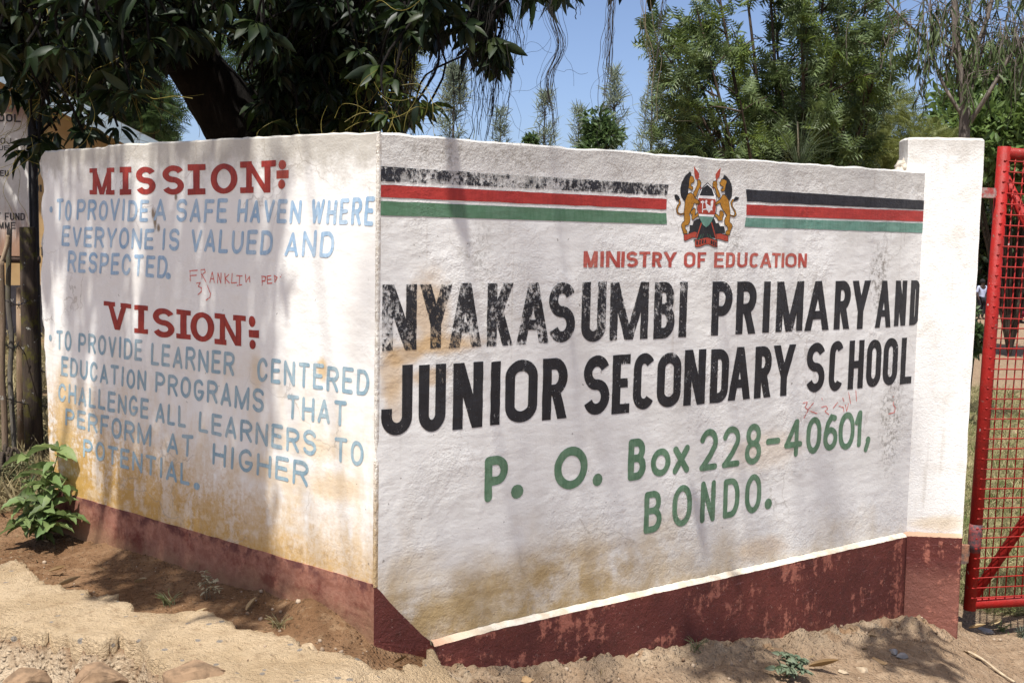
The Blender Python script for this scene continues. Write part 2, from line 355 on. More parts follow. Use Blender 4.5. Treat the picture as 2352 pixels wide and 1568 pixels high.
# painted dado on the left panel, its return triangle on the right panel
def sheet(name, pts, mat, fr, y, parent=wall, thick=None):
    """flat outline in wall coordinates, y off the plane; with a rim back to the wall when thick"""
    n = len(pts); V = [(a, y, b) for a, b in pts]; Fc = [tuple(range(n))]
    if thick: V += [(a, y - thick, b) for a, b in pts]; Fc += [(i, (i + 1) % n, (i + 1) % n + n, i + n) for i in range(n)]
    return mesh_obj(name, V, Fc, mat, parent, False, fr)
pl_m = left_plinth_mat(); pts = []
for t in np.linspace(0, 1, 60): pts.append((2.035 * t + .0, .200 + .006 * float(fbm(np.array([t * 40.]), np.array([7.]), 4, 3)[0])))
pts += [(2.03 + .012 * float(fbm(np.array([q * 30.]), np.array([2.]), 1, 3)[0]), .2 - .5 * q) for q in np.linspace(.04, 1, 10)] + [(0, -.3)]
o = sheet("painted_plinth", pts, pl_m, FL, .003, thick=.003); o['label'] = "faded dull red plinth band splashed with brown mud"
tri = [(-.002, .198)] + [sR(*p) for p in ((875, 1358), (895, 1382), (920, 1409), (945, 1434), (968, 1456), (986, 1471))]
tri = [(a + .002 * random.uniform(-1, 1), b) for a, b in tri] + [(.22, -.25), (-.002, -.25)]
o = sheet("painted_plinth", tri, right_plinth_mat(), FR, -.003, thick=-.003); o['label'] = "dark red painted triangle at the foot of the corner"

# worn plaster bead where the two panels meet
def corner_mat():
    g = G('corner_plaster'); x, y, z = g.xyz(); n = g.noise(18, 6, .7); c = g.mix(g.ss(n, .42, .66), (.78, .745, .67), (.58, .52, .43)); c = g.mix(g.mul(g.ss(g.add(z, g.mul(n, -.5)), .45, .0), .8), c, (.52, .34, .13))
    c = g.mix(g.mul(g.ss(g.noise(60, 5, .75), .58, .66), .85), c, (.2, .16, .12)); return g.out(g.bsdf(c, .8, g.bump(g.add(n, g.noise(70, 4, .7)), .8, .012), .2))
BIS = (NL + NR).normalized(); V = []; Fc = []; zz = np.linspace(.19, TOPZ + .002, 190)
for j, z in enumerate(zz):
    chip = .010 * max(0, float(vnoise(z * 14, 3.3, 61)) - .62) * 2.2
    for k in range(7):
        a = (k / 6 - .5) * 2; r_ = .0105 + .005 * float(fbm(np.array([z * 34.]), np.array([k * .9]), 62, 3)[0]) - chip; base_p = (DL if a < 0 else DR) * (abs(a) * .016) + BIS * (r_ * (1 - abs(a) ** 1.6) - .0008 * (abs(a) > .95) - .0045)
        V.append((base_p.x, base_p.y, z))
for j in range(len(zz) - 1):
    for k in range(6): a = j * 7 + k; Fc.append((a, a + 1, a + 8, a + 7))
ob = mesh_obj("corner_bead", V, Fc, corner_mat(), wall, True, Matrix.Translation((CORNER.x, CORNER.y, 0))); ob['label'] = "chipped dirty plaster edge where the two panels meet"

# ---- pillar at the gate end
PN0 = CORNER + DR * 2.934; PDIR = Vector((.9968, -.080, 0)).normalized(); PNRM = Vector((PDIR.y, -PDIR.x, 0))
def sP(px, py):
    p = on_plane(px, py, PN0, PNRM) - PN0; return (p.dot(PDIR), p.z)
FP = frame(Vector((PN0.x, PN0.y, 0)), PDIR)
pxl, pzt = sP(2087, 316); pxr, _ = sP(2262, 322); print('pillar', pxl, pxr, pzt, sP(2205, 1240), sP(2195, 1440), sP(2125, 397))
def rough_prism(x0, x1, y0, y1, z0, z1, n=26, k=26, wob=.006, topwob=.004, cham=.010, seed=0):
    V = []; Fc = []
    ring = []
    def wv(a, b, s): return wob * float(fbm(np.array([a * 14.]), np.array([b * 14.]), seed + s, 3)[0])
    zz = list(np.linspace(z0, z1, k))
    # perimeter: front left -> front right -> back right -> back left
    per = [(x0 + (x1 - x0) * t, y0) for t in np.linspace(0, 1, n)] + [(x1, y0 + (y1 - y0) * t) for t in np.linspace(.08, 1, 6)] + [(x1 + (x0 - x1) * t, y1) for t in np.linspace(.2, 1, 5)] + [(x0, y1 + (y0 - y1) * t) for t in np.linspace(.1, .9, 5)]
    m = len(per)
    for j, z in enumerate(zz):
        for i, (x, y) in enumerate(per):
            dx = wv(z, i * .0, 1) if (abs(x - x0) < 1e-6) else (wv(z, 5, 2) if abs(x - x1) < 1e-6 else 0)
            V.append((x + dx, y, z + (topwob * float(fbm(np.array([x * 20.]), np.array([y * 20.]), seed + 7, 3)[0]) * 2 if j == k - 1 else 0)))
    for j in range(k - 1):
        for i in range(m): a = j * m + i; b = j * m + (i + 1) % m; Fc.append((a, b, b + m, a + m))
    b0 = len(V); cx, cy = (x0 + x1) / 2, (y0 + y1) / 2
    for i in range(m):
        v = V[(k - 1) * m + i]; V.append((v[0] + (cx - v[0]) * .05, v[1] + (cy - v[1]) * .06, v[2] + cham))
    for i in range(m): a = (k - 1) * m + i; b = (k - 1) * m + (i + 1) % m; Fc.append((a, b, b0 + (i + 1) % m, b0 + i))
    Fc.append(tuple(b0 + i for i in range(m))); return V, Fc
v, f = rough_prism(pxl, pxr, 0, .17, -.05, pzt - .008, wob=.010)
pillar = mesh_obj("pillar", v, f, pillar_mat(), wall, False, FP); pillar['label'] = "bright white roughcast pillar rising above the wall beside the gate"
# broken mortar fillet where the wall top meets the pillar
mb = MB(); rng = random.Random(4)
for q in range(16):
    a = q / 15; c0 = Vector((pxl - .03 + a * .14, .02 + rng.random() * .05, 1.69 + .05 * (1 - abs(a - .3) * 1.4) * rng.random())); r = .014 + .02 * rng.random()
    bmx = bmesh.new(); bmesh.ops.create_icosphere(bmx, subdivisions=2, radius=r)
    for vv in bmx.verts: vv.co *= 1 + .5 * mnoise.noise(vv.co * 60 + Vector((q, 0, 0)))
    mb.add([tuple(vv.co + c0) for vv in bmx.verts], [tuple(x.index for x in ff.verts) for ff in bmx.faces]); bmx.free()
mb.obj("mortar_fillet", simple("mortar", (.5, .44, .36), .9, .4, 40), wall, True, FP)

# ---- raised ledge plinth along the right panel and round the pillar
PRO = .026
def ledge_strip(name_top, name_low, fr, xs, ztop_fn, zbot, mat_low, mat_top, ends=True, pro=PRO):
    V = []; Fc = []; n = len(xs)
    prof = lambda x: [(0.0, ztop_fn(x) + .012), (pro * .55, ztop_fn(x) + .007), (pro, ztop_fn(x) - .004)]
    for x in xs:
        for (y, z) in prof(x): V.append((x, -y - .002, z + .002 * random.uniform(-1, 1)))
    for i in range(n - 1):
        for k in range(2): a = i * 3 + k; Fc.append((a, a + 1, a + 4, a + 3))
    top = mesh_obj(name_top, V, Fc, mat_top, wall, True, fr)
    V = []; Fc = []
    zl = [None] * 7
    for i, x in enumerate(xs):
        for k in range(7):
            t = k / 6; z = (ztop_fn(x) - .004) * (1 - t) + zbot * t; bulge = .006 * float(fbm(np.array([x * 9.]), np.array([z * 9.]), 21, 4)[0])
            V.append((x, -pro - .002 - (bulge if 0 < k else 0) - .012 * t, z))
    for i in range(n - 1):
        for k in range(6): a = i * 7 + k; Fc.append((a, a + 1, a + 8, a + 7))
    b = len(V)
    if ends:
        for xi, st in ((0, 0), (n - 1, (n - 1) * 7)):
            bb = len(V)
            for k in range(7): V.append((xs[xi], 0.0, V[st + k][2]))
            for k in range(6): Fc.append((st + k, st + k + 1, bb + k + 1, bb + k))
    low = mesh_obj(name_low, V, Fc, mat_low, wall, True, fr); return top, low
LED = -.036
def ledge_mat():
    g = G("ledge_whitewash"); x, y, z = g.xyz(); n = g.noise(14, 5, .65); c = g.mix(g.ss(n, .4, .66), (.80, .73, .60), (.62, .52, .38)); c = g.mix(g.ss(g.add(x, g.mul(n, .2)), .55, .33), c, (.48, .30, .20)); return g.out(g.bsdf(c, .8, g.bump(n, .6, .005), .2))
lt_m = ledge_mat()
rp_m = right_plinth_mat()
xs = list(np.linspace(.222, 2.90, 120))
t_, l_ = ledge_strip("plinth_ledge", "plinth", FR, xs, lambda x: LED + .004 * float(fbm(np.array([x * 5.]), np.array([0.]), 2, 3)[0]) - .012 * max(0, 1 - (x - .2) / .3), -.95, rp_m, lt_m)
l_['label'] = "dark oxblood raised plinth with pinkish worn patches, deepening towards the gate"; t_['label'] = "sunlit whitewashed ledge on top of the raised plinth"
px0 = sP(2058, 1230)[0]; px1 = sP(2206, 1240)[0]
t_, l_ = ledge_strip("plinth_ledge", "plinth", FP, list(np.linspace(px0, px1, 30)), lambda x: LED, -1.0, rp_m, lt_m, pro=.028)
l_['label'] = "dark oxblood plinth around the foot of the pillar"
mesh_obj("plinth", *box_vf(pxl + .02, px1 - .001, .0015, .16, -1.0, -.052), rp_m, wall, False, FP)

# ================================================================== lettering
def arc(cx, cy, rx, ry, a0, a1, n=14): return [(cx + rx * math.cos(rad(a0 + (a1 - a0) * i / n)), cy + ry * math.sin(rad(a0 + (a1 - a0) * i / n))) for i in range(n + 1)]
def glyph(ch, r):
    """strokes in a unit box; r = corner radius (height units) of round letters: ('d', p, q) straight, ('h', x0, x1, y) bar, ('c', pts, closed) curve, ('o', x, y) dot"""
    top = lambda a0, a1: arc(.5, 1 - r, .5, r, a0, a1); bot = lambda a0, a1: arc(.5, r, .5, r, a0, a1)
    d = lambda a, b, c, e: ('d', (a, b), (c, e)); h = lambda a, b, y: ('h', a, b, y)
    if ch == 'A': return [d(0, 0, .5, 1), d(1, 0, .5, 1), h(.2, .8, .27)]
    if ch == 'B': return [d(0, 0, 0, 1), ('c', [(0, 1), (.5, 1)] + arc(.5, .765, .42, .235, 85, -85, 10) + [(.5, .53), (0, .53)], 0), ('c', [(0, .53), (.5, .53)] + arc(.5, .265, .5, .265, 85, -85, 10) + [(.5, 0), (0, 0)], 0)]
    if ch == 'C': return [('c', top(28, 180) + bot(180, 332), 0)]
    if ch == 'D': return [d(0, 0, 0, 1), ('c', [(0, 1), (.45, 1)] + arc(.45, 1 - r, .55, r, 80, 0, 8) + arc(.45, r, .55, r, 0, -80, 8) + [(.45, 0), (0, 0)], 0)]
    if ch == 'E': return [d(0, 0, 0, 1), h(0, 1, 1), h(0, .88, .52), h(0, 1, 0)]
    if ch == 'F': return [d(0, 0, 0, 1), h(0, 1, 1), h(0, .85, .5)]
    if ch == 'G': return [('c', top(42, 180) + bot(180, 355) + [(1, .40)], 0), h(.52, 1, .40)]
    if ch == 'H': return [d(0, 0, 0, 1), d(1, 0, 1, 1), h(0, 1, .5)]
    if ch == 'I': return [d(.5, 0, .5, 1)]
    if ch == 'J': return [('c', [(1, 1.0), (1, r)] + bot(0, -180) + [(0, .36)], 0)]
    if ch == 'K': return [d(0, 0, 0, 1), d(.1, .36, 1, 1), d(1, 0, .36, .56)]
    if ch == 'L': return [d(0, 0, 0, 1), h(0, 1, 0)]
    if ch == 'M': return [d(0, 0, 0, 1), d(1, 0, 1, 1), d(.5, 0, 0, 1), d(.5, 0, 1, 1)]
    if ch == 'N': return [d(0, 0, 0, 1), d(1, 0, 1, 1), d(1, 0, 0, 1)]
    if ch in 'Oo0': return [('c', top(0, 180) + bot(180, 360), 1)]
    if ch == 'P': return [d(0, 0, 0, 1), ('c', [(0, 1), (.5, 1)] + arc(.5, .72, .5, .28, 85, -85, 10) + [(.5, .44), (0, .44)], 0)]
    if ch == 'R': return [d(0, 0, 0, 1), ('c', [(0, 1), (.5, 1)] + arc(.5, .74, .5, .26, 85, -85, 10) + [(.5, .48), (0, .48)], 0), d(1, 0, .5, .5)]
    if ch == 'S': return [('c', arc(.5, .755, .5, .245, 22, 262, 16) + arc(.5, .255, .5, .255, 82, -158, 16), 0)]
    if ch == 'T': return [d(.5, 0, .5, 1), h(0, 1, 1)]
    if ch == 'U': return [('c', [(0, 1.0), (0, r)] + bot(180, 360) + [(1, 1.0)], 0)]
    if ch == 'V': return [d(.5, 0, 0, 1), d(.5, 0, 1, 1)]
    if ch == 'W': return [d(.25, 0, 0, 1), d(.25, 0, .5, .9), d(.75, 0, .5, .9), d(.75, 0, 1, 1)]
    if ch in 'Xx': return [d(0, 0, 1, 1), d(1, 0, 0, 1)]
    if ch == 'Y': return [d(.5, .38, 0, 1), d(.5, .38, 1, 1), d(.5, 0, .5, .5)]
    if ch == '1': return [d(.7, 0, .7, 1), d(.15, .72, .6, 1)]
    if ch == '2': return [('c', arc(.5, .72, .5, .28, 165, -25, 12) + [(.62, .33), (.03, 0)], 0), h(0, 1, 0)]
    if ch == '4': return [d(.72, 0, .72, 1), d(.02, .30, .68, 1), h(0, 1, .30)]
    if ch == '6': return [('c', arc(.5, .29, .5, .29, 0, 360, 22), 1), ('c', [(.86, .95), (.55, 1.0), (.2, .8), (.02, .5), (0, .28)], 0)]
    if ch == '8': return [('c', arc(.5, .76, .43, .24, 0, 360, 20), 1), ('c', arc(.5, .26, .5, .26, 0, 360, 20), 1)]
    if ch == '-': return [h(0, 1, .5)]
    if ch == '.': return [('o', .5, .5)]
    if ch == ',': return [('o', .6, .75), d(.1, 0, .75, .75)]
    return []
SLAB = {'M': [('d', (.16, 0), (.16, 1)), ('d', (.84, 0), (.84, 1)), ('d', (.5, 0), (.12, 1)), ('d', (.5, 0), (.88, 1)), ('b', 0, .30, 0), ('b', .66, 1, 0), ('b', 0, .2, 1), ('b', .8, 1, 1)],
        'I': [('d', (.5, 0), (.5, 1)), ('b', 0, 1, 0), ('b', 0, 1, 1)],
        'V': [('d', (.5, 0), (.16, 1)), ('d', (.5, 0), (.84, 1)), ('b', 0, .42, 1), ('b', .62, 1, 1)],
        'N': [('d', (.2, 0), (.2, 1)), ('d', (.82, 0), (.82, 1)), ('d', (.8, 0), (.16, 1)), ('b', 0, .38, 0), ('b', 0, .25, 1), ('b', .6, 1, 1)]}
def stroke_polys(ch, Wd, Hd, p, style, r=.3, slab=.2, pr=1.0):
    """pr = thickness of level strokes relative to upright ones"""
    return [[(x, y * pr) for x, y in q] for q in stroke_polys1(ch, Wd, Hd / pr, p, style, r, slab)]
def stroke_polys1(ch, Wd, Hd, p, style, r=.3, slab=.2):
    """list of quads (metric, box 0..W x 0..H)"""
    out = []; hw = p / 2; st = SLAB.get(ch) if style == 'slab' and ch in SLAB else glyph(ch, r)
    def strip(L, R, closed=False):
        n = len(L)
        for i in range(n if closed else n - 1):
            j = (i + 1) % n; out.append([L[i], R[i], R[j], L[j]])
    def ribbon(pts, w, closed=False, cap=False):
        P = []
        for q in pts:
            q = np.array(q, float)
            if not P or np.hypot(*(q - P[-1])) > 1e-5: P.append(q)
        if closed and np.hypot(*(P[0] - P[-1])) < 1e-5: P.pop()
        n = len(P); L = []; R = []
        for i in range(n):
            a = P[(i - 1) % n] if closed or i > 0 else P[i]; b = P[(i + 1) % n] if closed or i < n - 1 else P[i]
            t = b - a; t = t / (np.hypot(*t) + 1e-9); nn = np.array([-t[1], t[0]])
            k = 1.0
            if 0 < i < n - 1 or closed:
                t1 = P[i] - a; t2 = b - P[i]; c = np.dot(t1, t2) / (np.hypot(*t1) * np.hypot(*t2) + 1e-9); k = 1 / max(.72, math.sqrt(max(0, (1 + c) / 2)))
            L.append(P[i] + nn * w * k); R.append(P[i] - nn * w * k)
        strip(L, R, closed)
        if cap and not closed:
            for e, q in ((0, 1), (n - 1, n - 2)): disc(P[e], w)
    def disc(c, w, ry=None):
        ry = ry or w; n = 12; rim = [(c[0] + w * math.cos(2 * math.pi * k / n), c[1] + ry * math.sin(2 * math.pi * k / n)) for k in range(n)]
        for k in range(0, n, 2): out.append([tuple(c), rim[k], rim[(k + 1) % n], rim[(k + 2) % n]])
    def dense(a, b, st=.018):
        n = max(1, int(math.hypot(b[0] - a[0], b[1] - a[1]) / st)); return [(a[0] + (b[0] - a[0]) * i / n, a[1] + (b[1] - a[1]) * i / n) for i in range(n + 1)]
    mx = lambda x: hw + x * (Wd - p); my = lambda y: hw + y * (Hd - p)
    for s in st:
        if s[0] == 'o': disc((s[1] * Wd, s[2] * Hd), min(Wd * .5, p * .62) if ch == ',' else Wd * .5, None if ch == ',' else Hd * .5)
        elif style == 'brush' or style == 'thin':
            if s[0] == 'd': ribbon(dense((mx(s[1][0]), my(s[1][1])), (mx(s[2][0]), my(s[2][1]))), hw, cap=True)
            elif s[0] == 'h': ribbon(dense((mx(s[1]), my(s[3])), (mx(s[2]), my(s[3]))), hw, cap=True)
            else: ribbon([(mx(a), my(b)) for a, b in s[1]], hw, closed=bool(s[2]), cap=True)
        else:
            if s[0] == 'd':
                (x0, y0), (x1, y1) = s[1], s[2]; dx = (x1 - x0) * (Wd - p); dy = (y1 - y0) * Hd; k = min(1.35, math.hypot(dx, dy) / abs(dy)); w = hw * k
                if style == 'slab': w *= .95 if x0 == x1 else .85
                m2 = lambda x: w + x * (Wd - 2 * w)
                pts = dense((m2(x0), y0 * Hd), (m2(x1), y1 * Hd)); strip([(a - w, b) for a, b in pts], [(a + w, b) for a, b in pts])
            elif s[0] == 'h':
                t = hw * .88; y = t + s[3] * (Hd - 2 * t); pts = dense((s[1] * Wd, y), (s[2] * Wd, y)); strip([(a, b + t) for a, b in pts], [(a, b - t) for a, b in pts])
            elif s[0] == 'b':
                t = slab * Hd / 2; y = t + s[3] * (Hd - 2 * t); pts = dense((s[1] * Wd, y), (s[2] * Wd, y)); strip([(a, b + t) for a, b in pts], [(a, b - t) for a, b in pts])
            else:
                my2 = lambda y: (hw + y * (Hd - p)) if ch not in 'UJ' or y < .99 else Hd
                ribbon([(mx(a), my2(b)) for a, b in s[1]], hw, closed=bool(s[2]))
    return out
def union(quads):
    vs = []; fs = []
    for q4 in quads:
        for q in ((q4[0], q4[1], q4[2]), (q4[0], q4[2], q4[3])):
            a = sum(q[i][0] * q[(i + 1) % 3][1] - q[(i + 1) % 3][0] * q[i][1] for i in range(3))
            if abs(a) < 1e-9: continue
            if a < 0: q = q[::-1]
            fs.append(tuple(range(len(vs), len(vs) + 3))); vs += [Vector((float(x), float(y))) for x, y in q]
    if not fs: return [], []
    r = mgeo.delaunay_2d_cdt(vs, [], fs, 0, 2e-5); O = np.array([[p.x, p.y] for p in r[0]]); A = np.array([[[vs[i].x, vs[i].y] for i in t] for t in fs]); out = []
    e = [(A[:, i], A[:, (i + 1) % 3] - A[:, i]) for i in range(3)]
    for t in r[2]:                                                   # keep a triangle when its centre lies inside any stroke
        c = O[list(t)].mean(0); ins = np.ones(len(A), bool)
        for a, d in e: ins &= (d[:, 0] * (c[1] - a[:, 1]) - d[:, 1] * (c[0] - a[:, 0])) >= -1e-9
        if ins.any(): out.append(t)
    return r[0], out
class Lettering:
    def __init__(s, side, ox, oy, sc): s.side = side; s.ox, s.oy, s.sc = ox, oy, sc; s.V = []; s.F = []; s.L = 0
    def px(s, x, y): return ((s.ox + x * s.sc) / 1.7415, (s.oy + y * s.sc) / 1.7415)
    def wallpt(s, x, y): return (sL if s.side == 'L' else sR)(*s.px(x, y))
    def word(s, txt, x0, x1, ytl, ybl, ytr, ybr, pen, style='brush', r=.45, slant=0.0, gap=.28, wob=.0022, widths=None):
        tl, bl, tr, br = s.wallpt(x0, ytl), s.wallpt(x0, ybl), s.wallpt(x1, ytr), s.wallpt(x1, ybr)
        if s.side == 'L': tot = abs(tl[0] - tr[0])
        else: tot = abs(tr[0] - tl[0])
        Hd = (tl[1] - bl[1] + tr[1] - br[1]) / 2
        wd = [{'I': .38, '1': .6, 'M': 1.3, 'W': 1.35, ' ': .6, 'J': .85, 'L': .85, 'E': .9, 'F': .85, ',': .4}.get(c, 1.0) for c in txt]
        full = sum(wd) + gap * (len(txt) - 1); u = 0.0
        for c, w in zip(txt, wd):
            a, b = u / full, (u + w) / full; u += w + gap
            if c == ' ': continue
            qs = stroke_polys(c, (b - a) * tot, Hd, pen, style, r)
            j1, j2 = random.uniform(-.03, .03), random.uniform(-.03, .03)
            def place(q):
                X = a + (b - a) * (q[0] / ((b - a) * tot)); Y = q[1] / Hd; X += slant * (Y - .5) * Hd / tot
                Y = Y * (1 + j1) + j2 * .6
                top = (tl[0] + (tr[0] - tl[0]) * X, tl[1] + (tr[1] - tl[1]) * X); bt = (bl[0] + (br[0] - bl[0]) * X, bl[1] + (br[1] - bl[1]) * X)
                return (bt[0] + (top[0] - bt[0]) * Y, bt[1] + (top[1] - bt[1]) * Y)
            s.put(qs, place, wob)
    def letter(s, c, x0, x1, yt, yb, pen, style='block', r=.3, wob=.0018, slab=.2, pr=1.0):
        xc, yc = (x0 + x1) / 2, (yt + yb) / 2
        X, Y = s.px(xc, yc); lean = 3.62e-5 * (X - 604) * (yb - yt) / 2 * .9 if c not in 'AVYO0S' else 0
        a, b = s.wallpt(x0 + abs(lean), yc)[0], s.wallpt(x1 - abs(lean), yc)[0]; zt, zb = s.wallpt(xc, yt)[1], s.wallpt(xc, yb)[1]
        qs = stroke_polys(c, abs(b - a), zt - zb, pen, style, r, slab, pr); sg = 1 if b > a else -1
        s.put(qs, lambda q: (a + sg * q[0], zb + q[1]), wob)
    def letterq(s, c, x0, x1, ytl, ybl, ytr, ybr, pen, style='slab', r=.45, wob=.0018, slab=.2, pr=.52):
        tl, bl, tr, br = s.wallpt(x0, ytl), s.wallpt(x0, ybl), s.wallpt(x1, ytr), s.wallpt(x1, ybr)
        Wd = abs(tr[0] - tl[0]); Hd = (tl[1] - bl[1] + tr[1] - br[1]) / 2
        qs = stroke_polys(c, Wd, Hd, pen, style, r, slab, pr)
        def place(q):
            X, Y = q[0] / Wd, q[1] / Hd; top = (tl[0] + (tr[0] - tl[0]) * X, tl[1] + (tr[1] - tl[1]) * X); bt = (bl[0] + (br[0] - bl[0]) * X, bl[1] + (br[1] - bl[1]) * X)
            return (bt[0] + (top[0] - bt[0]) * Y, bt[1] + (top[1] - bt[1]) * Y)
        s.put(qs, place, wob)
    def put(s, qs, place, wob):
        qs = [[place(q) for q in quad] for quad in qs]; v, f = union(qs); n = len(s.V); s.L += 1
        for p in v:
            k = 26.0; a = (mnoise.noise(Vector((p[0] * k, p[1] * k, s.L * 3.1))), mnoise.noise(Vector((p[0] * k, p[1] * k, 50 + s.L * 3.1)))) ; s.V.append((p[0] + a[0] * wob, p[1] + a[1] * wob))
        s.F += [tuple(i + n for i in t) for t in f]
    def poly(s, pts):
        n = len(s.V); w = [s.wallpt(*p) for p in pts]; s.V += w; s.F.append(tuple(range(n, n + len(w))))
    def lines(s, paths, pen):
        for p in paths:
            w = [s.wallpt(*q) for q in p]; qs = []
            for i in range(len(w) - 1):
                a, b = np.array(w[i]), np.array(w[i + 1]); t = (b - a) / (np.hypot(*(b - a)) + 1e-9); nn = np.array([-t[1], t[0]]) * pen / 2; e = t * pen * .3
                qs.append([tuple(a - e + nn), tuple(a - e - nn), tuple(b + e - nn), tuple(b + e + nn)])
            s.put(qs, lambda q: q, .0004)
    def at(s, ox, oy, sc): s.ox, s.oy, s.sc = ox, oy, sc; return s
    def obj(s, name, mat, label=None, off=.0012):
        y = off if s.side == 'L' else -off
        F = s.F
        V = [(a, y, b) for a, b in s.V]
        o = mesh_obj(name, V, F, mat, wall, False, FL if s.side == 'L' else FR)
        if label: o['label'] = label
        return o
T1, T2, T3, T4 = (140, 600, .38272), (840, 600, .38272), (140, 1200, .5102), (840, 1200, .5102)
T5, T6, T7, T8 = (1500, 1080, .5102), (2600, 960, .5102), (1900, 1560, .7228), (2650, 650, .22966)
# --- red slab headings
RED = paint_mat("red_heading_paint", (.36, .045, .030), .12, (.24, .028, .022)); RED2 = paint_mat("thin_red_paint", (.46, .10, .07), .35, (.34, .06, .04))
q = Lettering('L', *T1); PEN = .052
q.letterq('M', 572, 832, 194, 466, 186, 467, .034, slab=.17); q.letterq('I', 888, 1008, 178, 470, 174, 468, .043, slab=.2)
q.letterq('S', 1058, 1262, 178, 468, 172, 466, .041, 'block', r=.3); q.letterq('S', 1333, 1560, 168, 468, 158, 466, .041, 'block'); q.letterq('I', 1598, 1782, 152, 470, 146, 462, .043, slab=.2)
q.at(*T2); q.letterq('O', 8, 290, 146, 458, 140, 456, .038, 'block', r=.5); q.letterq('N', 318, 692, 124, 452, 108, 444, .034, slab=.19)
q.obj("painted_lettering", RED, "red slab-serif heading reading MISSION")
q = Lettering('L', *T2); q.letterq('.', 718, 797, 105, 205, 103, 205, .05); q.letterq('.', 714, 788, 310, 412, 308, 410, .05); q.poly([(697, 216), (760, 213), (825, 208), (823, 296), (750, 299), (697, 302)])
q.obj("painted_lettering", RED2, "washed-out red colon with a dash after MISSION")
q = Lettering('L', *T3)
q.letterq('V', 540, 755, 6, 225, 32, 242, .042, slab=.16); q.letterq('I', 780, 887, 38, 256, 46, 266, .043, slab=.17); q.letterq('S', 925, 1095, 56, 285, 76, 300, .041, 'block'); q.letterq('I', 1110, 1222, 70, 298, 84, 310, .043, slab=.17)
q.letterq('O', 1220, 1407, 88, 318, 104, 332, .038, 'block', r=.5); q.at(*T4); q.letterq('N', 38, 283, 100, 342, 126, 366, .034, slab=.17)
q.letterq('.', 304, 357, 122, 210, 124, 214, .05); q.letterq('.', 311, 360, 308, 384, 312, 388, .05); q.poly([(305, 232), (345, 236), (386, 236), (385, 298), (350, 294), (307, 290)])
q.obj("painted_lettering", RED, "red slab-serif heading reading VISION with a dotted dash")
# --- light blue brush text
BL1 = paint_mat("blue_brush_paint", (.26, .40, .55), .38, (.41, .53, .63), .6); BL2 = paint_mat("grey_blue_brush_paint", (.22, .34, .41), .38, (.35, .45, .48), .6)
q = Lettering('L', *T1); P = .0148
q.word("TO", 228, 385, 518, 738, 515, 742, P, slant=.06); q.word("PROVIDE", 440, 1188, 520, 732, 515, 752, P, slant=.1); q.word("A", 1250, 1372, 518, 745, 512, 745, P, slant=.08)
q.word("SAFE", 1480, 2012, 516, 754, 508, 762, P, slant=.1); q.letterq('.', 155, 187, 588, 654, 588, 656, .03)
q.word("EVERYONE", 285, 1245, 795, 1005, 818, 1045, P, slant=.1); q.word("IS", 1328, 1510, 822, 1048, 828, 1062, P, slant=.1, gap=.35); q.word("VALUED", 1632, 2488, 828, 1062, 842, 1102, P, slant=.12)
q.word("RESPECTED", 345, 1385, 1052, 1272, 1108, 1342, P, slant=.1); q.letterq('.', 1368, 1422, 1280, 1352, 1282, 1356, .03)
q.at(*T2); q.word("HAVEN", 290, 955, 520, 756, 518, 770, P, slant=.12); q.word("WHERE", 1060, 1718, 520, 764, 496, 800, P, slant=.12); q.word("AND", 790, 1302, 858, 1108, 842, 1130, P, slant=.12)
q.obj("painted_lettering", BL1, "pale blue brushed lines: to provide a safe haven where everyone is valued and respected")
q = Lettering('L', *T3); P = .0142
q.letterq('.', 110, 134, 270, 320, 270, 322, .03); q.word("TO", 168, 287, 233, 385, 240, 397, P); q.word("PROVIDE", 342, 842, 250, 406, 310, 480, P, slant=.04); q.word("LEARNER", 912, 1565, 334, 506, 408, 598, P, slant=.05)
q.word("EDUCATION", 208, 872, 438, 588, 556, 716, P, slant=.05); q.word("PROGRAMS", 945, 1797, 562, 722, 698, 890, P, slant=.05)
q.word("CHALLENGE", 185, 892, 640, 788, 772, 934, P, slant=.05); q.word("ALL", 947, 1187, 800, 958, 836, 1004, P, slant=.05); q.word("LEARNERS", 1287, 2207, 866, 1032, 1030, 1228, P, slant=.05)
q.word("PERFORM", 240, 912, 845, 980, 975, 1152, P, slant=.05); q.word("AT", 1037, 1242, 1042, 1198, 1060, 1238, P, slant=.05)
q.word("POTENTIAL", 380, 1216, 1082, 1228, 1288, 1456, P, slant=.05); q.letterq('.', 1246, 1294, 1424, 1484, 1428, 1490, .03)
q.at(*T4); q.word("CENTERED", 372, 1250, 440, 636, 546, 752, P, slant=.05); q.word("THAT", 605, 1072, 742, 926, 796, 992, P, slant=.05); q.word("TO", 977, 1205, 1068, 1262, 1102, 1302, P, slant=.03); q.word("HIGHER", 22, 772, 1118, 1288, 1268, 1462, P, slant=.06)
q.obj("painted_lettering", BL2, "grey-blue brushed lines: to provide learner centered education programs, challenge all learners")
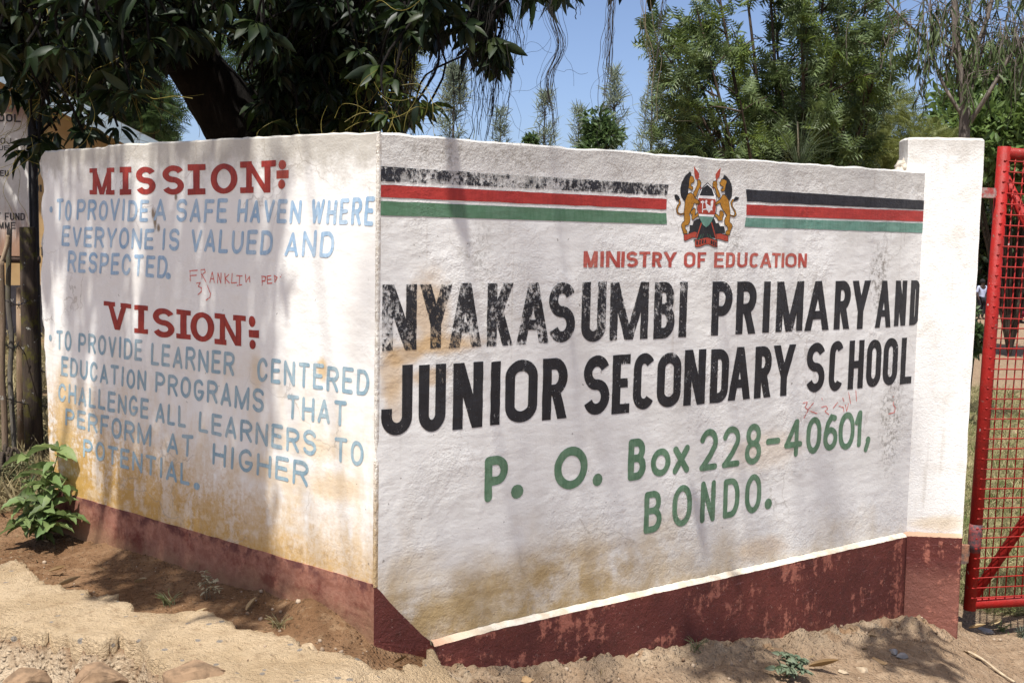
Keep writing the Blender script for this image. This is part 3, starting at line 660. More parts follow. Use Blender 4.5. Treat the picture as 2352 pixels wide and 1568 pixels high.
# --- red crayon scrawl
CR = paint_mat("red_crayon", (.62, .10, .08), .62, (.70, .22, .18), .7)
q = Lettering('L', *T1); q.lines([[(1622, 1262), (1625, 1370)], [(1618, 1262), (1700, 1258)], [(1625, 1312), (1690, 1308)], [(1735, 1250), (1748, 1340)], [(1735, 1252), (1775, 1248), (1782, 1275), (1748, 1300), (1790, 1380), (1820, 1460), (1838, 1500), (1830, 1540), (1790, 1568)], [(1690, 1392), (1730, 1385), (1708, 1425), (1742, 1440), (1740, 1480), (1705, 1512)]], .0042)
q.at(*T2); q.lines([[(0, 1385), (25, 1275), (48, 1385)], [(8, 1345), (40, 1345)], [(80, 1390), (85, 1285), (115, 1390), (118, 1285)], [(158, 1290), (162, 1395)], [(200, 1300), (160, 1340), (205, 1390)], [(235, 1290), (225, 1390), (282, 1385)], [(280, 1312), (340, 1318)], [(312, 1315), (308, 1412)], [(285, 1415), (335, 1408)], [(372, 1300), (378, 1380), (415, 1320), (418, 1380)], [(545, 1318), (548, 1415)], [(540, 1318), (585, 1325), (575, 1370), (548, 1368)], [(600, 1318), (602, 1395), (650, 1390)], [(600, 1318), (640, 1312)], [(602, 1355), (640, 1350)], [(678, 1312), (680, 1380), (705, 1330), (672, 1312)], [(735, 1322), (740, 1326)], [(750, 1306), (754, 1310)]], .0042)
q.obj("crayon_scrawl", CR, "thin red crayon scrawl between the mission and vision text")
q = Lettering('R', *T6); q.lines([[(1200, 1275), (1232, 1270), (1215, 1310), (1240, 1330), (1205, 1395)], [(1280, 1275), (1235, 1330), (1310, 1360)], [(1338, 1310), (1380, 1300), (1392, 1320), (1370, 1340), (1400, 1365)], [(1470, 1270), (1435, 1315)], [(1480, 1300), (1515, 1310), (1520, 1345)], [(1530, 1290), (1540, 1340), (1555, 1280)], [(1510, 1235), (1520, 1265)], [(1555, 1190), (1572, 1280)], [(1612, 1170), (1618, 1260)], [(1345, 1235), (1350, 1250)], [(1910, 1265), (1905, 1290), (1922, 1310), (1915, 1350), (1870, 1362)], [(1908, 1225), (1909, 1229)]], .004)
q.obj("crayon_scrawl", CR, "thin red crayon scrawl under the word SCHOOL")
# --- black block school name
BK1 = paint_mat("worn_black_paint", (.018, .018, .020), .8, (.035, .035, .038), .5, wz=lambda g: g.ss(g.xyz()[0], 3.2, .3, .35, .72))
BK2 = paint_mat("black_paint", (.017, .017, .019), .46, (.027, .027, .030), .5)
q = Lettering('R', *T5); P = .0415
for c, a, b, t, e in (('N', 52, 328, 113, 628), ('Y', 350, 602, 110, 612), ('A', 582, 835, 102, 605), ('K', 874, 1087, 103, 592), ('A', 1110, 1365, 98, 577), ('S', 1362, 1570, 95, 567), ('U', 1613, 1815, 93, 563), ('M', 1835, 2148, 95, 545), ('B', 2180, 2356, 93, 535)):
    q.letter(c, a, b, t, e, P * (1.0 if c != 'M' else .95), r=.2)
q.at(*T6)
for c, a, b, t, e in (('I', 218, 298, 328, 760), ('P', 475, 650, 325, 745), ('R', 668, 840, 325, 735), ('I', 872, 952, 325, 725), ('M', 982, 1208, 322, 715), ('A', 1215, 1408, 322, 708), ('R', 1437, 1578, 320, 698), ('Y', 1580, 1722, 318, 695), ('A', 1770, 1893, 318, 685), ('N', 1910, 2017, 318, 672), ('D', 2030, 2122, 316, 665)):
    q.letter(c, a, b, t, e, P * (1.0 if a < 1700 else .85), r=.2)
q.obj("painted_lettering", BK1, "flaking black block letters reading NYAKASUMBI PRIMARY AND")
q = Lettering('R', *T5)
for c, a, b, t, e in (('J', 45, 295, 748, 1292), ('U', 338, 555, 738, 1265), ('N', 607, 848, 722, 1240), ('I', 902, 983, 715, 1212), ('O', 1020, 1272, 703, 1193), ('R', 1307, 1512, 690, 1168), ('S', 1635, 1838, 668, 1132), ('E', 1853, 2003, 663, 1122), ('C', 2018, 2198, 650, 1090)):
    q.letter(c, a, b, t, e, P, r=.22)
q.at(*T6)
for c, a, b, t, e in (('O', 55, 242, 883, 1307), ('N', 260, 440, 858, 1290), ('D', 465, 622, 853, 1272), ('A', 615, 790, 838, 1250), ('R', 813, 958, 832, 1235), ('Y', 962, 1138, 822, 1218), ('S', 1225, 1370, 805, 1192), ('C', 1395, 1522, 790, 1182), ('H', 1548, 1682, 785, 1163), ('O', 1697, 1810, 780, 1150), ('O', 1827, 1940, 767, 1135), ('L', 1957, 2063, 765, 1125)):
    q.letter(c, a, b, t, e, P * (1 if a < 1200 else .93), r=.22)
q.obj("painted_lettering", BK2, "solid black block letters reading JUNIOR SECONDARY SCHOOL")
# --- ministry line
MR = paint_mat("brick_red_paint", (.40, .065, .05), .32, (.50, .16, .12), .55)
q = Lettering('R', *T6); P = .0168
for c, a, b in (('M', -523, -411), ('I', -393, -362), ('N', -348, -233), ('I', -228, -200), ('S', -187, -94), ('T', -88, 1), ('R', 14, 95), ('Y', 102, 211)): q.letter(c, a, b, 86 + (a + 523) * .012, 214 - (a + 523) * .004, P, pr=.72)
for c, a, b in (('O', 265, 355), ('F', 369, 440), ('E', 500, 580), ('D', 592, 668), ('U', 680, 765), ('C', 778, 855), ('A', 860, 955), ('T', 953, 1023), ('I', 1028, 1054), ('O', 1060, 1148), ('N', 1158, 1231)): q.letter(c, a, b, 93 + (a - 265) * .013, 216, P, r=.28, pr=.72)
q.obj("painted_lettering", MR, "brick red capitals reading MINISTRY OF EDUCATION")
# --- green address
GR = paint_mat("green_paint", (.085, .175, .100), .30, (.15, .25, .16), .5)
q = Lettering('R', *T7); P = .033
q.letter('P', 50, 183, 362, 612, P, 'brush'); q.letter('.', 197, 267, 520, 600, P); q.letter('O', 438, 622, 312, 547, P, 'brush', r=.5); q.letter('.', 649, 705, 459, 528, P)
q.letter('B', 843, 948, 266, 496, P * .95, 'brush'); q.letter('o', 970, 1083, 322, 474, P * .8, 'brush', r=.5); q.letter('x', 1092, 1188, 305, 460, P * .85, 'brush')
P = .0265
for c, a, b, t, e in (('2', 1240, 1346, 215, 442), ('2', 1365, 1470, 200, 425), ('8', 1490, 1588, 185, 410), ('-', 1608, 1690, 240, 322), ('4', 1707, 1815, 160, 370), ('0', 1833, 1915, 147, 350), ('6', 1924, 2010, 132, 333), ('0', 2012, 2099, 122, 328), ('1', 2090, 2152, 112, 315), (',', 2148, 2190, 252, 342)):
    q.letter(c, a, b, t, e, P if a < 1800 else P * 1.05, 'brush', r=.42)
q.obj("painted_lettering", GR, "green brushed address reading P. O. Box 228-40601")
q = Lettering('R', *T7)
for c, a, b, t, e in (('B', 932, 1036, 556, 785), ('O', 1092, 1199, 524, 752), ('N', 1243, 1333, 500, 730), ('D', 1369, 1466, 486, 703), ('O', 1494, 1583, 464, 680), ('.', 1601, 1644, 597, 657)):
    q.letter(c, a, b, t, e, .0262, 'brush', r=.42)
q.obj("painted_lettering", GR, "green brushed town name reading BONDO")
# --- flag stripes
ST1 = (1480, 600, .5187); ST2 = (0, 0, 1.7415)
SB = paint_mat("worn_black_stripe_paint", (.018, .018, .022), .8, (.035, .035, .04), .5, wz=lambda g: g.ss(g.xyz()[0], 2.0, 1.0, .25, .80)); SRd = paint_mat("red_stripe_paint", (.42, .045, .035), .25, (.34, .035, .03)); SG = paint_mat("green_stripe_paint", (.085, .18, .10), .12, (.12, .22, .14)); SG2 = paint_mat("teal_stripe_paint", (.10, .22, .17), .12, (.16, .29, .23))
def stripe(ox, pts, mat, label):
    q = Lettering('R', *ox); (x0, y0), (x1, y1), (x2, y2), (x3, y3) = pts; n = 60; qs = []
    q.put([[q.wallpt(x0 + (x1 - x0) * i / n, y0 + (y1 - y0) * i / n), q.wallpt(x3 + (x2 - x3) * i / n, y3 + (y2 - y3) * i / n), q.wallpt(x3 + (x2 - x3) * (i + 1) / n, y3 + (y2 - y3) * (i + 1) / n), q.wallpt(x0 + (x1 - x0) * (i + 1) / n, y0 + (y1 - y0) * (i + 1) / n)] for i in range(n)], lambda z: z, .0022)
    q.obj("painted_stripe", mat, label)
stripe(ST1, [(75, 127), (2300, 269), (2290, 350), (76, 240)], SB, "badly flaked black stripe left of the crest"); stripe(ST1, [(72, 268), (2287, 378), (2284, 460), (72, 362)], SRd, "red stripe left of the crest"); stripe(ST1, [(72, 393), (2284, 488), (2290, 573), (72, 503)], SG, "green stripe left of the crest")
stripe(ST2, [(1713, 435), (2125, 461), (2123, 482), (1715, 463)], SB, "black stripe right of the crest"); stripe(ST2, [(1714, 470), (2124, 485), (2121, 509), (1714, 494)], SRd, "red stripe right of the crest"); stripe(ST2, [(1713, 500), (2121, 513), (2120, 535), (1710, 521)], SG2, "teal green stripe right of the crest")
# --- crest
crest = empty("painted_crest", CORNER + DR * 1.7 + Vector((0, 0, 1.3)), "", ""); del crest['label']; del crest['category']; adopt(crest, wall); crest['label'] = "painted coat of arms with two lions, spears and a shield"
AMB = paint_mat("amber_paint", (.42, .20, .025), .08, (.34, .15, .02)); INK = paint_mat("crest_black_paint", (.016, .016, .018), .45, (.03, .03, .03)); INK2 = paint_mat("crest_outline_paint", (.016, .016, .018), .0, (.03, .03, .03)); ORG = paint_mat("crest_red_paint", (.42, .075, .04), .12, (.34, .05, .03)); CW = paint_mat("crest_white_paint", (.8, .79, .77), .0, (.76, .75, .73))
def cpiece(name, mat, off, polys=(), outl=None, ribs=(), label=None):
    q = Lettering('R', *T8)
    for p in polys: q.poly(p)
    for pts, w in ribs: q.lines([pts], w * T8[2] / 1.7415 / 490)
    if outl:
        for p in polys: q.lines([list(p) + [p[0]]], outl * T8[2] / 1.7415 / 490)
    o = q.obj(name, mat, label, off); adopt(o, crest); return o
lm = [(475, 155), (498, 190), (500, 225), (470, 260), (455, 320), (455, 380), (445, 440), (445, 500), (440, 560), (400, 620), (385, 680), (350, 640), (318, 580), (305, 500), (310, 430), (330, 350), (365, 280), (400, 225), (440, 190)]
lf = [(480, 230), (520, 240), (545, 285), (553, 320), (530, 352), (500, 362), (485, 395), (500, 418), (525, 420), (527, 455), (505, 487), (470, 455), (440, 450), (455, 400), (455, 340), (465, 280)]
la = [(600, 310), (640, 300), (668, 350), (660, 400), (625, 470), (595, 560), (575, 610), (545, 590), (530, 530), (560, 480), (600, 390)]
lt = [(440, 540), (490, 525), (535, 560), (560, 620), (630, 665), (648, 700), (625, 740), (590, 720), (545, 705), (530, 760), (490, 840), (460, 900), (480, 950), (470, 1040), (440, 1090), (395, 1100), (390, 1150), (420, 1190), (430, 1240), (365, 1245), (340, 1160), (320, 1090), (345, 1040), (375, 1020), (370, 920), (365, 880), (380, 760), (390, 660), (410, 600)]
lh = [(480, 860), (545, 790), (570, 815), (570, 860), (560, 920), (600, 870), (625, 910), (610, 940), (560, 970), (530, 1005), (500, 975), (515, 900), (490, 905)]
ltail = [(370, 890), (310, 905), (260, 880), (245, 820), (265, 760), (300, 710), (290, 660)]; ltuft = [(200, 565), (240, 555), (285, 590), (305, 650), (285, 685), (240, 665), (215, 625)]
rm = [(1068, 215), (1110, 240), (1160, 300), (1195, 370), (1212, 470), (1205, 580), (1165, 670), (1140, 640), (1120, 590), (1085, 550), (1080, 490), (1095, 400), (1110, 350), (1085, 290), (1045, 290)]
rf = [(1020, 295), (1060, 290), (1110, 310), (1115, 350), (1095, 400), (1085, 480), (1050, 515), (1015, 495), (1015, 460), (1045, 455), (1050, 420), (1020, 410), (990, 370), (990, 350), (1010, 330)]
ra = [(880, 330), (930, 320), (945, 350), (945, 430), (985, 530), (1005, 590), (975, 625), (940, 570), (910, 450), (870, 420), (870, 370)]
rt = [(1020, 600), (1040, 560), (1080, 560), (1120, 610), (1145, 650), (1160, 750), (1175, 880), (1170, 960), (1165, 1040), (1200, 1070), (1215, 1110), (1180, 1190), (1165, 1260), (1130, 1270), (1090, 1250), (1100, 1200), (1135, 1170), (1130, 1120), (1080, 1080), (1070, 1020), (1090, 960), (1115, 920), (1050, 830), (1015, 760), (1000, 705), (950, 730), (920, 760), (905, 720), (940, 680), (1000, 640)]
rh = [(990, 860), (1010, 830), (1050, 860), (1065, 910), (1040, 950), (1040, 1010), (970, 1015), (945, 965), (905, 930), (910, 885), (940, 900), (985, 935)]
rtail = [(1180, 920), (1240, 940), (1270, 900), (1255, 840), (1205, 760), (1195, 700), (1225, 650)]; rtuft = [(1225, 650), (1270, 595), (1335, 610), (1300, 660), (1240, 680)]
mound = [(545, 1020), (600, 985), (640, 980), (755, 1100), (880, 970), (905, 990), (930, 1060), (975, 1050), (1000, 1110), (1070, 1110), (1085, 1190), (1090, 1230), (930, 1240), (940, 1320), (800, 1310), (600, 1330), (600, 1210), (440, 1230), (470, 1180), (470, 1090), (520, 1090)]
shield = [(780, 358), (870, 440), (930, 580), (945, 720), (930, 850), (880, 970), (800, 1095), (755, 1130), (700, 1080), (640, 980), (600, 860), (590, 720), (610, 590), (660, 470)]
cpiece("mound", INK, .0010, [mound])
cpiece("mound_foliage", paint_mat("crest_green_paint", (.05, .13, .08), .2), .0012, ribs=[(arc(560, 1240, 110, 110, 10, 100), 14), (arc(560, 1240, 150, 130, 0, 100), 9), (arc(930, 1240, 110, 110, 80, 170), 14), (arc(930, 1240, 150, 130, 80, 180), 9)])
cpiece("spear", ORG, .0013, [[(545, 60), (580, 120), (632, 190), (635, 250), (610, 300), (570, 285), (550, 180)]], ribs=[([(612, 300), (680, 500)], 22), ([(850, 1050), (930, 1330)], 22)])
cpiece("spear", ORG, .0013, [[(1010, 90), (1000, 170), (990, 245), (945, 300), (920, 265), (918, 210), (965, 140)]], ribs=[([(940, 300), (865, 490)], 22), ([(672, 1060), (590, 1315)], 22)])
cpiece("shield", CW, .0014, [shield]); cpiece("shield", INK2, .0015, ribs=[(shield + [shield[0]], 12)])
cpiece("shield", INK, .0016, [[(780, 390), (860, 465), (895, 585), (640, 575), (690, 450)]]); cpiece("shield", ORG, .0016, [[(625, 618), (915, 640), (935, 720), (920, 850), (900, 910), (620, 895), (602, 820), (602, 720)]]); cpiece("shield", SG2, .0016, [[(632, 932), (885, 948), (850, 1030), (800, 1095), (755, 1130), (700, 1085), (655, 1000)]])
cpiece("cockerel", CW, .0018, [[(740, 660), (770, 650), (775, 690), (760, 710), (800, 745), (835, 760), (835, 680), (860, 655), (880, 670), (875, 740), (860, 790), (865, 840), (840, 830), (800, 880), (790, 850), (760, 820), (690, 830), (690, 815), (755, 800), (750, 740), (740, 700)]], ribs=[([(695, 665), (690, 865)], 16), ([(670, 690), (715, 690)], 26)])
for mane, face, arm_, tor, hind, tail, tuft in ((lm, lf, la, lt, lh, ltail, ltuft), (rm, rf, ra, rt, rh, rtail, rtuft)):
    cpiece("lion_mane", INK, .0014, [mane, tuft], label="black mane and tail tuft with the paint flaked off in places")
    lion = cpiece("lion", AMB, .0016, [arm_, tor, hind, face], ribs=[(tail, 26)]); cpiece("lion_outline", INK2, .0018, ribs=[(p + [p[0]], 9) for p in (arm_, tor, hind, face)] + [([(x + 14, y + 8) for x, y in tail], 8), ([(x - 14, y - 6) for x, y in tail], 8)])
rib = [[(365, 1245), (430, 1250), (500, 1215), (560, 1200), (600, 1215), (575, 1310), (520, 1310), (450, 1340), (400, 1365), (370, 1355)], [(925, 1240), (1000, 1230), (1060, 1250), (1140, 1275), (1140, 1370), (1090, 1370), (1020, 1345), (960, 1330), (940, 1340)], [(560, 1340), (620, 1345), (700, 1315), (780, 1300), (860, 1330), (950, 1365), (950, 1475), (880, 1465), (800, 1425), (740, 1430), (660, 1465), (590, 1475), (560, 1455)]]
cpiece("ribbon", ORG, .0015, rib); cpiece("ribbon", INK2, .0017, ribs=[(p + [p[0]], 8) for p in rib])
q = Lettering('R', *T8)
for c, a, yc in (('H', 582, 1398), ('E', 632, 1390), ('R', 680, 1378), ('A', 722, 1372), ('B', 832, 1390), ('E', 872, 1405), ('E', 908, 1418)): q.letter(c, a, a + 34, yc - 36, yc + 36, .0045)
adopt(q.obj("motto_lettering", INK2, "worn motto letters on the ribbon", .0018), crest)
# ================================================================== ground
XS = np.array([-9., -2.4, -1.0, -.46, -.40, -.2, .05, .7, 1.9, 2.35, 3.2, 9]); ZS = np.array([-.02, -.02, 0, 0.005, -.04, -.13, -.215, -.285, -.445, -.575, -.58, -.62])
def base_h(x, y):
    y = np.asarray(y, float); x = np.asarray(x, float)
    yy = np.maximum(y, 5.6); xe = x * 5.6 / yy
    z = np.interp(xe, XS, ZS)
    far = np.clip((y - 6.5), 0, 200); z = z - np.where(xe > 0, .026, .0) * np.minimum(far, 40) * np.clip(xe / 1.5, 0, 1)
    # falls away gently in front of the right panel
    d = (x - CORNER.x) * NR.x + (y - CORNER.y) * NR.y
    z = z - np.where(x > -.35, np.clip(d, 0, 3) * .06, 0) * np.clip((x + .35) * 3, 0, 1)
    return z
def P2W(pts, sc, ox, oy, z=0.0): return [at_z((ox + a * sc) / 1.7415, (oy + b * sc) / 1.7415, z) for a, b in pts]
SLAB_TOP = P2W([(-500, 640), (-200, 560), (0, 540), (150, 500), (250, 560), (330, 660), (400, 740), (560, 760), (640, 800), (780, 800), (850, 862), (950, 845), (1080, 840), (1110, 910), (1200, 915), (1240, 990), (1480, 1022), (1680, 1020), (1800, 1005), (1950, 1040), (2120, 1130), (2250, 1180)], .4344, 0, 2050)
SLAB_TOP += P2W([(280, 1225), (430, 1250), (610, 1290), (640, 1350), (840, 1400), (1000, 1420), (1100, 1462), (1270, 1482), (1370, 1405), (1500, 1390), (1535, 1320), (1600, 1290), (1690, 1285)], .4677, 900, 2000)
LOBE = [(1760, 1300), (1800, 1390), (1850, 1440), (1950, 1520), (2080, 1570), (2200, 1640), (2250, 1800), (2300, 2100)]
SLAB_RIGHT = [Vector((p.x, p.y, 0)) for p in P2W(LOBE, .4677, 900, 2000, -.10)]
RUB = P2W([(-500, 1150), (0, 1135), (150, 1130), (280, 1165), (400, 1205), (450, 1175), (540, 1205), (680, 1255), (830, 1275), (950, 1310), (1100, 1250), (1300, 1310), (1380, 1445), (1500, 1500), (1620, 1590), (1700, 1700), (1780, 1900)], .4344, 0, 2050)
rub_x = np.array([p.x for p in RUB]); rub_y = np.array([p.y for p in RUB])
def rub_d(x, y): return np.interp(x, rub_x, rub_y) - y            # >0 in front of the broken slab edge
def ground_h(x, y):
    z = base_h(x, y)
    near = np.clip((7.5 - y) / 2, 0, 1)
    z = z + near * (.022 * fbm(x * 1.7, y * 1.7, 1, 3) + .020 * fbm(x * 7, y * 7, 2, 4) + .016 * fbm(x * 24, y * 24, 3, 4) + .016 * np.maximum(0, vnoise(x * 38, y * 38, 4) - .62) * (vnoise(x * 5, y * 5, 66) > .45))
    # soil heaped against the left wall foot
    dl = (x - CORNER.x) * NL.x + (y - CORNER.y) * NL.y; sl_ = (x - CORNER.x) * DL.x + (y - CORNER.y) * DL.y
    heap = np.exp(-(dl / .11) ** 2) * np.where((sl_ > 0) & (sl_ < 2.3), 1, 0); z = z + heap * (.03 + .06 * fbm(sl_ * 5, sl_ * 0 + 2, 6, 3) + .05 * np.exp(-((sl_ - .26) / .12) ** 2) - .035 * np.exp(-(sl_ / .08) ** 2))
    # stony lip along the foot of the right plinth
    dr = (x - CORNER.x) * NR.x + (y - CORNER.y) * NR.y; sr_ = (x - CORNER.x) * DR.x + (y - CORNER.y) * DR.y
    on = np.where((sr_ > .3) & (sr_ < 3.1), 1, 0); rough = fbm(x * 11, y * 11, 9, 4)
    z = z + on * np.exp(-((dr - .11) / .085) ** 2) * (.025 + .10 * rough + .09 * fbm(x * 28, y * 28, 10, 4))
    z = z + on * np.exp(-((dr - .33) / .16) ** 2) * np.maximum(0, vnoise(x * 9, y * 9, 12) - .5) * .06
    # rubble face below the slab
    rd = rub_d(x, y); mask = np.where((x < .0) & (rd > 0), 1, 0)
    st = vnoise(x * 9, y * 13, 14); step = np.clip(rd / .04, 0, 1) * .06 + np.clip(rd, 0, .5) * 1.1
    z = z - mask * (step * (1.0) - .05 * st * np.clip(rd / .06, 0, 1) + .045 * fbm(x * 26, y * 26, 15, 4) + .28 * np.maximum(0, vnoise(x * 10 + 3, y * 14, 18) - .66))
    return z
def grid(xs, ys, hf):
    X, Y = np.meshgrid(xs, ys); Z = hf(X, Y); V = np.stack([X.ravel(), Y.ravel(), Z.ravel()], 1); n, m = len(xs), len(ys)
    i = np.arange((m - 1) * (n - 1)); r, c = i // (n - 1), i % (n - 1); a = r * n + c; return V, np.stack([a, a + 1, a + n + 1, a + n], 1)
gx = np.unique(np.concatenate([np.linspace(-400, -40, 8), np.linspace(-40, -6, 18), np.linspace(-6, -3, 30), np.arange(-3, 3.6, .0135), np.linspace(3.6, 9, 40), np.linspace(9, 40, 24), np.linspace(40, 400, 8)]))
gy = np.unique(np.concatenate([np.linspace(-60, -2, 8), np.linspace(-2, 3.0, 20), np.arange(3.0, 6.3, .0135), np.linspace(6.3, 12, 70), np.linspace(12, 50, 60), np.linspace(50, 700, 16)]))
V, F = grid(gx, gy, ground_h)
def ground_mat():
    g = G("bare_soil"); x, y, z = g.xyz(); n = g.noise(2.2, 6, .65); n2 = g.noise(16, 6, .7); n3 = g.noise(75, 4, .75)
    c = g.mix(g.ss(n, .38, .62), (.145, .078, .038), (.205, .120, .064)); c = g.mix(g.mul(g.ss(n2, .5, .68), .5), c, (.30, .20, .115))
    # drier, paler ground on the gate side
    right = g.ss(g.add(x, g.mul(g.math('SUBTRACT', n, .5), 1.2)), -.25, .35); c = g.mix(g.mul(right, .8), c, g.mix(g.ss(n2, .4, .62), (.255, .18, .115), (.345, .255, .17)))
    c = g.mix(g.mul(g.ss(n3, .62, .70), .55), c, (.36, .28, .20)); c = g.mix(g.mul(g.ss(g.noise(60, 3, .7), .66, .72), .6), c, (.07, .04, .025))
    # crumbled stone and mortar below the broken slab edge and along the plinth foot
    a = g.attr('rubble')[2]; cell = g.voro(7.5, vec=g.vec((1, 1.2, 1.2))); cc = g.voro(7.5, vec=g.vec((1, 1.2, 1.2)), out='Color')
    sep = g.n.new('ShaderNodeSeparateColor'); g.put(sep.inputs[0], cc)
    stone = g.mix(sep.outputs[0], (.27, .15, .07), (.34, .22, .13)); mortar = g.mix(g.ss(n2, .4, .65), (.43, .34, .235), (.29, .21, .135))
    rb = g.mix(g.mul(g.ss(cell, .40, .30), g.ss(sep.outputs[1], .5, .55)), mortar, stone); rb = g.mix(g.mul(g.ss(n3, .58, .68), .4), rb, (.2, .13, .08))
    c = g.mix(a, c, rb)
    lawn = g.attr('lawn')[2]; c = g.mix(g.mul(lawn, g.ss(g.noise(3.5, 6, .7), .36, .56)), c, g.mix(g.noise(12, 4), (.17, .16, .07), (.30, .25, .14)))
    cr = g.voro(55); h = g.add(g.mul(n2, .7), g.mul(n3, .6), g.mul(g.ss(cr, .5, .1), .45), g.mul(g.noise(38, 4, .7), .7)); return g.out(g.bsdf(c, .95, g.bump(h, 1.0, .020), .10))
ground = np_obj("ground", V, F, ground_mat(), smooth=True); tag(ground, kind='structure')
def vattr(o, name, val):
    a = o.data.attributes.new(name, 'FLOAT', 'POINT'); a.data.foreach_set('value', np.asarray(val, dtype=np.float32))
X, Y = V[:, 0], V[:, 1]
drn = (X - CORNER.x) * NR.x + (Y - CORNER.y) * NR.y; srn = (X - CORNER.x) * DR.x + (Y - CORNER.y) * DR.y
lipm = np.clip(1 - np.abs(drn - .08 - .10 * fbm(X * 4, Y * 4, 33, 3)) / .16, 0, 1) * ((srn > .2) & (srn < 3.0)) * np.clip(.55 + 1.6 * fbm(X * 6, Y * 6, 34, 3), 0, 1)
vattr(ground, 'rubble', np.maximum(np.where((X < .05) & (Y < 5), np.clip(rub_d(X, Y) / .015 + .3, 0, 1), 0), lipm))
vattr(ground, 'lawn', np.where(X > 1.5, np.clip((Y - 6.05 - .5 * fbm(X * 2, Y * 2, 40, 3)) / .5, 0, 1) * np.clip((19 - Y) / 5, 0, 1), 0) + np.where((X < -2.0) & (Y > 5.6), .6 * np.clip((Y - 5.6), 0, 1), 0))

# ---- worn concrete apron in the foreground, torn edge resting on the soil
def roughen(pts, amp, st=.012, seed=0):
    out = []
    for i in range(len(pts) - 1):
        a, b = pts[i], pts[i + 1]; L = (b - a).length; n = max(1, int(L / st))
        for k in range(n): p = a + (b - a) * k / n; q = p.to_2d(); nz = mnoise.noise(Vector((q.x * 30, q.y * 30, seed))) + .5 * mnoise.noise(Vector((q.x * 80, q.y * 80, seed))); t = (b - a).to_2d().normalized(); out.append(Vector((q.x - t.y * nz * amp, q.y + t.x * nz * amp)))
    return out
front = [p for p in RUB[::-1]]
outline = roughen(SLAB_TOP + SLAB_RIGHT + front + [SLAB_TOP[0]], .012)
inner = []
xs_, ys_ = [p.x for p in outline], [p.y for p in outline]
def inside(x, y, P):
    c = False; j = len(P) - 1
    for i in range(len(P)):
        if (P[i].y > y) != (P[j].y > y) and x < (P[j].x - P[i].x) * (y - P[i].y) / (P[j].y - P[i].y) + P[i].x: c = not c
        j = i
    return c
oa = np.array([[p.x, p.y] for p in outline]); gx2, gy2 = np.meshgrid(np.arange(max(min(xs_), -2.6), min(max(xs_), .6), .02), np.arange(max(min(ys_), 3.0), max(ys_), .02)); G2 = np.stack([gx2.ravel(), gy2.ravel()], 1) + RNG.uniform(-.006, .006, (gx2.size, 2))
ins = np.zeros(len(G2), bool)
for i in range(len(oa)):
    j = i - 1; yi, yj = oa[i, 1], oa[j, 1]
    if yi == yj: continue
    ins ^= ((yi > G2[:, 1]) != (yj > G2[:, 1])) & (G2[:, 0] < (oa[j, 0] - oa[i, 0]) * (G2[:, 1] - yi) / (yj - yi) + oa[i, 0])
G2 = G2[ins]
n0 = len(outline); vin = [Vector((p.x, p.y)) for p in outline] + [Vector((float(a), float(b))) for a, b in G2]
r = mgeo.delaunay_2d_cdt(vin, [(i, (i + 1) % n0) for i in range(n0)], [], 1, 1e-5)
SV = np.array([[p.x, p.y] for p in r[0]]); SF = [f for f in r[2]]
isb = np.array([any(k < n0 for k in ov) for ov in r[3]])
def slab_h(x, y): return np.maximum(base_h(x, y), -.3) + .048 + .020 * fbm(x * 2.5, y * 2.5, 51, 3) + .014 * fbm(x * 9, y * 9, 52, 4) + .016 * fbm(x * 28, y * 28, 53, 4) - .012 * np.maximum(0, fbm(x * 15 + y * 4, y * 15, 57, 3) - .12) * 6 - .05 * np.maximum(0, vnoise(x * 12, y * 12, 54) - .88)
sz = slab_h(SV[:, 0], SV[:, 1]) - np.where(isb, .008, 0)
VV = [(a, b, c) for (a, b), c in zip(SV, sz)]; FF = [tuple(f) for f in SF]
# skirt down from the torn edge
bm = bmesh.new(); bv = [bm.verts.new(v) for v in VV]
for f in FF:
    try: bm.faces.new([bv[i] for i in f])
    except ValueError: pass
be = [e for e in bm.edges if len(e.link_faces) == 1]; ret = bmesh.ops.extrude_edge_only(bm, edges=be)
for v in [e for e in ret['geom'] if isinstance(e, bmesh.types.BMVert)]: v.co.z -= .09; v.co.x += random.uniform(-.004, .004); v.co.y += random.uniform(-.004, .004)
bmesh.ops.recalc_face_normals(bm, faces=bm.faces); me = bpy.data.meshes.new("concrete_apron"); bm.to_mesh(me); bm.free()
slab = bpy.data.objects.new("concrete_pavement", me); COL.objects.link(slab); tag(slab, kind='structure'); me.polygons.foreach_set('use_smooth', np.ones(len(me.polygons), bool))
def slab_mat():
    g = G("worn_concrete"); n = g.noise(3, 6, .65); n2 = g.noise(20, 6, .7); n3 = g.noise(90, 4, .75)
    c = g.mix(g.ss(n, .36, .64), (.44, .32, .19), (.56, .425, .27)); c = g.mix(g.mul(g.ss(n2, .5, .66), .45), c, (.26, .17, .095)); c = g.mix(g.mul(g.ss(n3, .58, .68), .45), c, (.22, .15, .09)); c = g.mix(g.mul(g.ss(g.noise(45, 4, .7), .62, .7), .5), c, (.55, .45, .32))
    v = g.voro(26); vc = g.voro(26, out='Color'); sp = g.n.new('ShaderNodeSeparateColor'); g.put(sp.inputs[0], vc)
    c = g.mix(g.mul(g.ss(v, .30, .24), g.ss(sp.outputs[0], .86, .88)), c, (.27, .235, .195)); c = g.mix(g.mul(g.ss(g.noise(8, 5, .7), .62, .72), .5), c, (.25, .15, .08))
    return g.out(g.bsdf(c, .92, g.bump(g.add(g.mul(n2, 1.0), g.mul(n3, .7), g.mul(g.noise(45, 4, .7), .8), g.mul(g.noise(6, 4), .8)), 1.0, .022), .12))
me.materials.append(slab_mat())
def gz(x, y): return float(ground_h(np.array([x]), np.array([y]))[0])
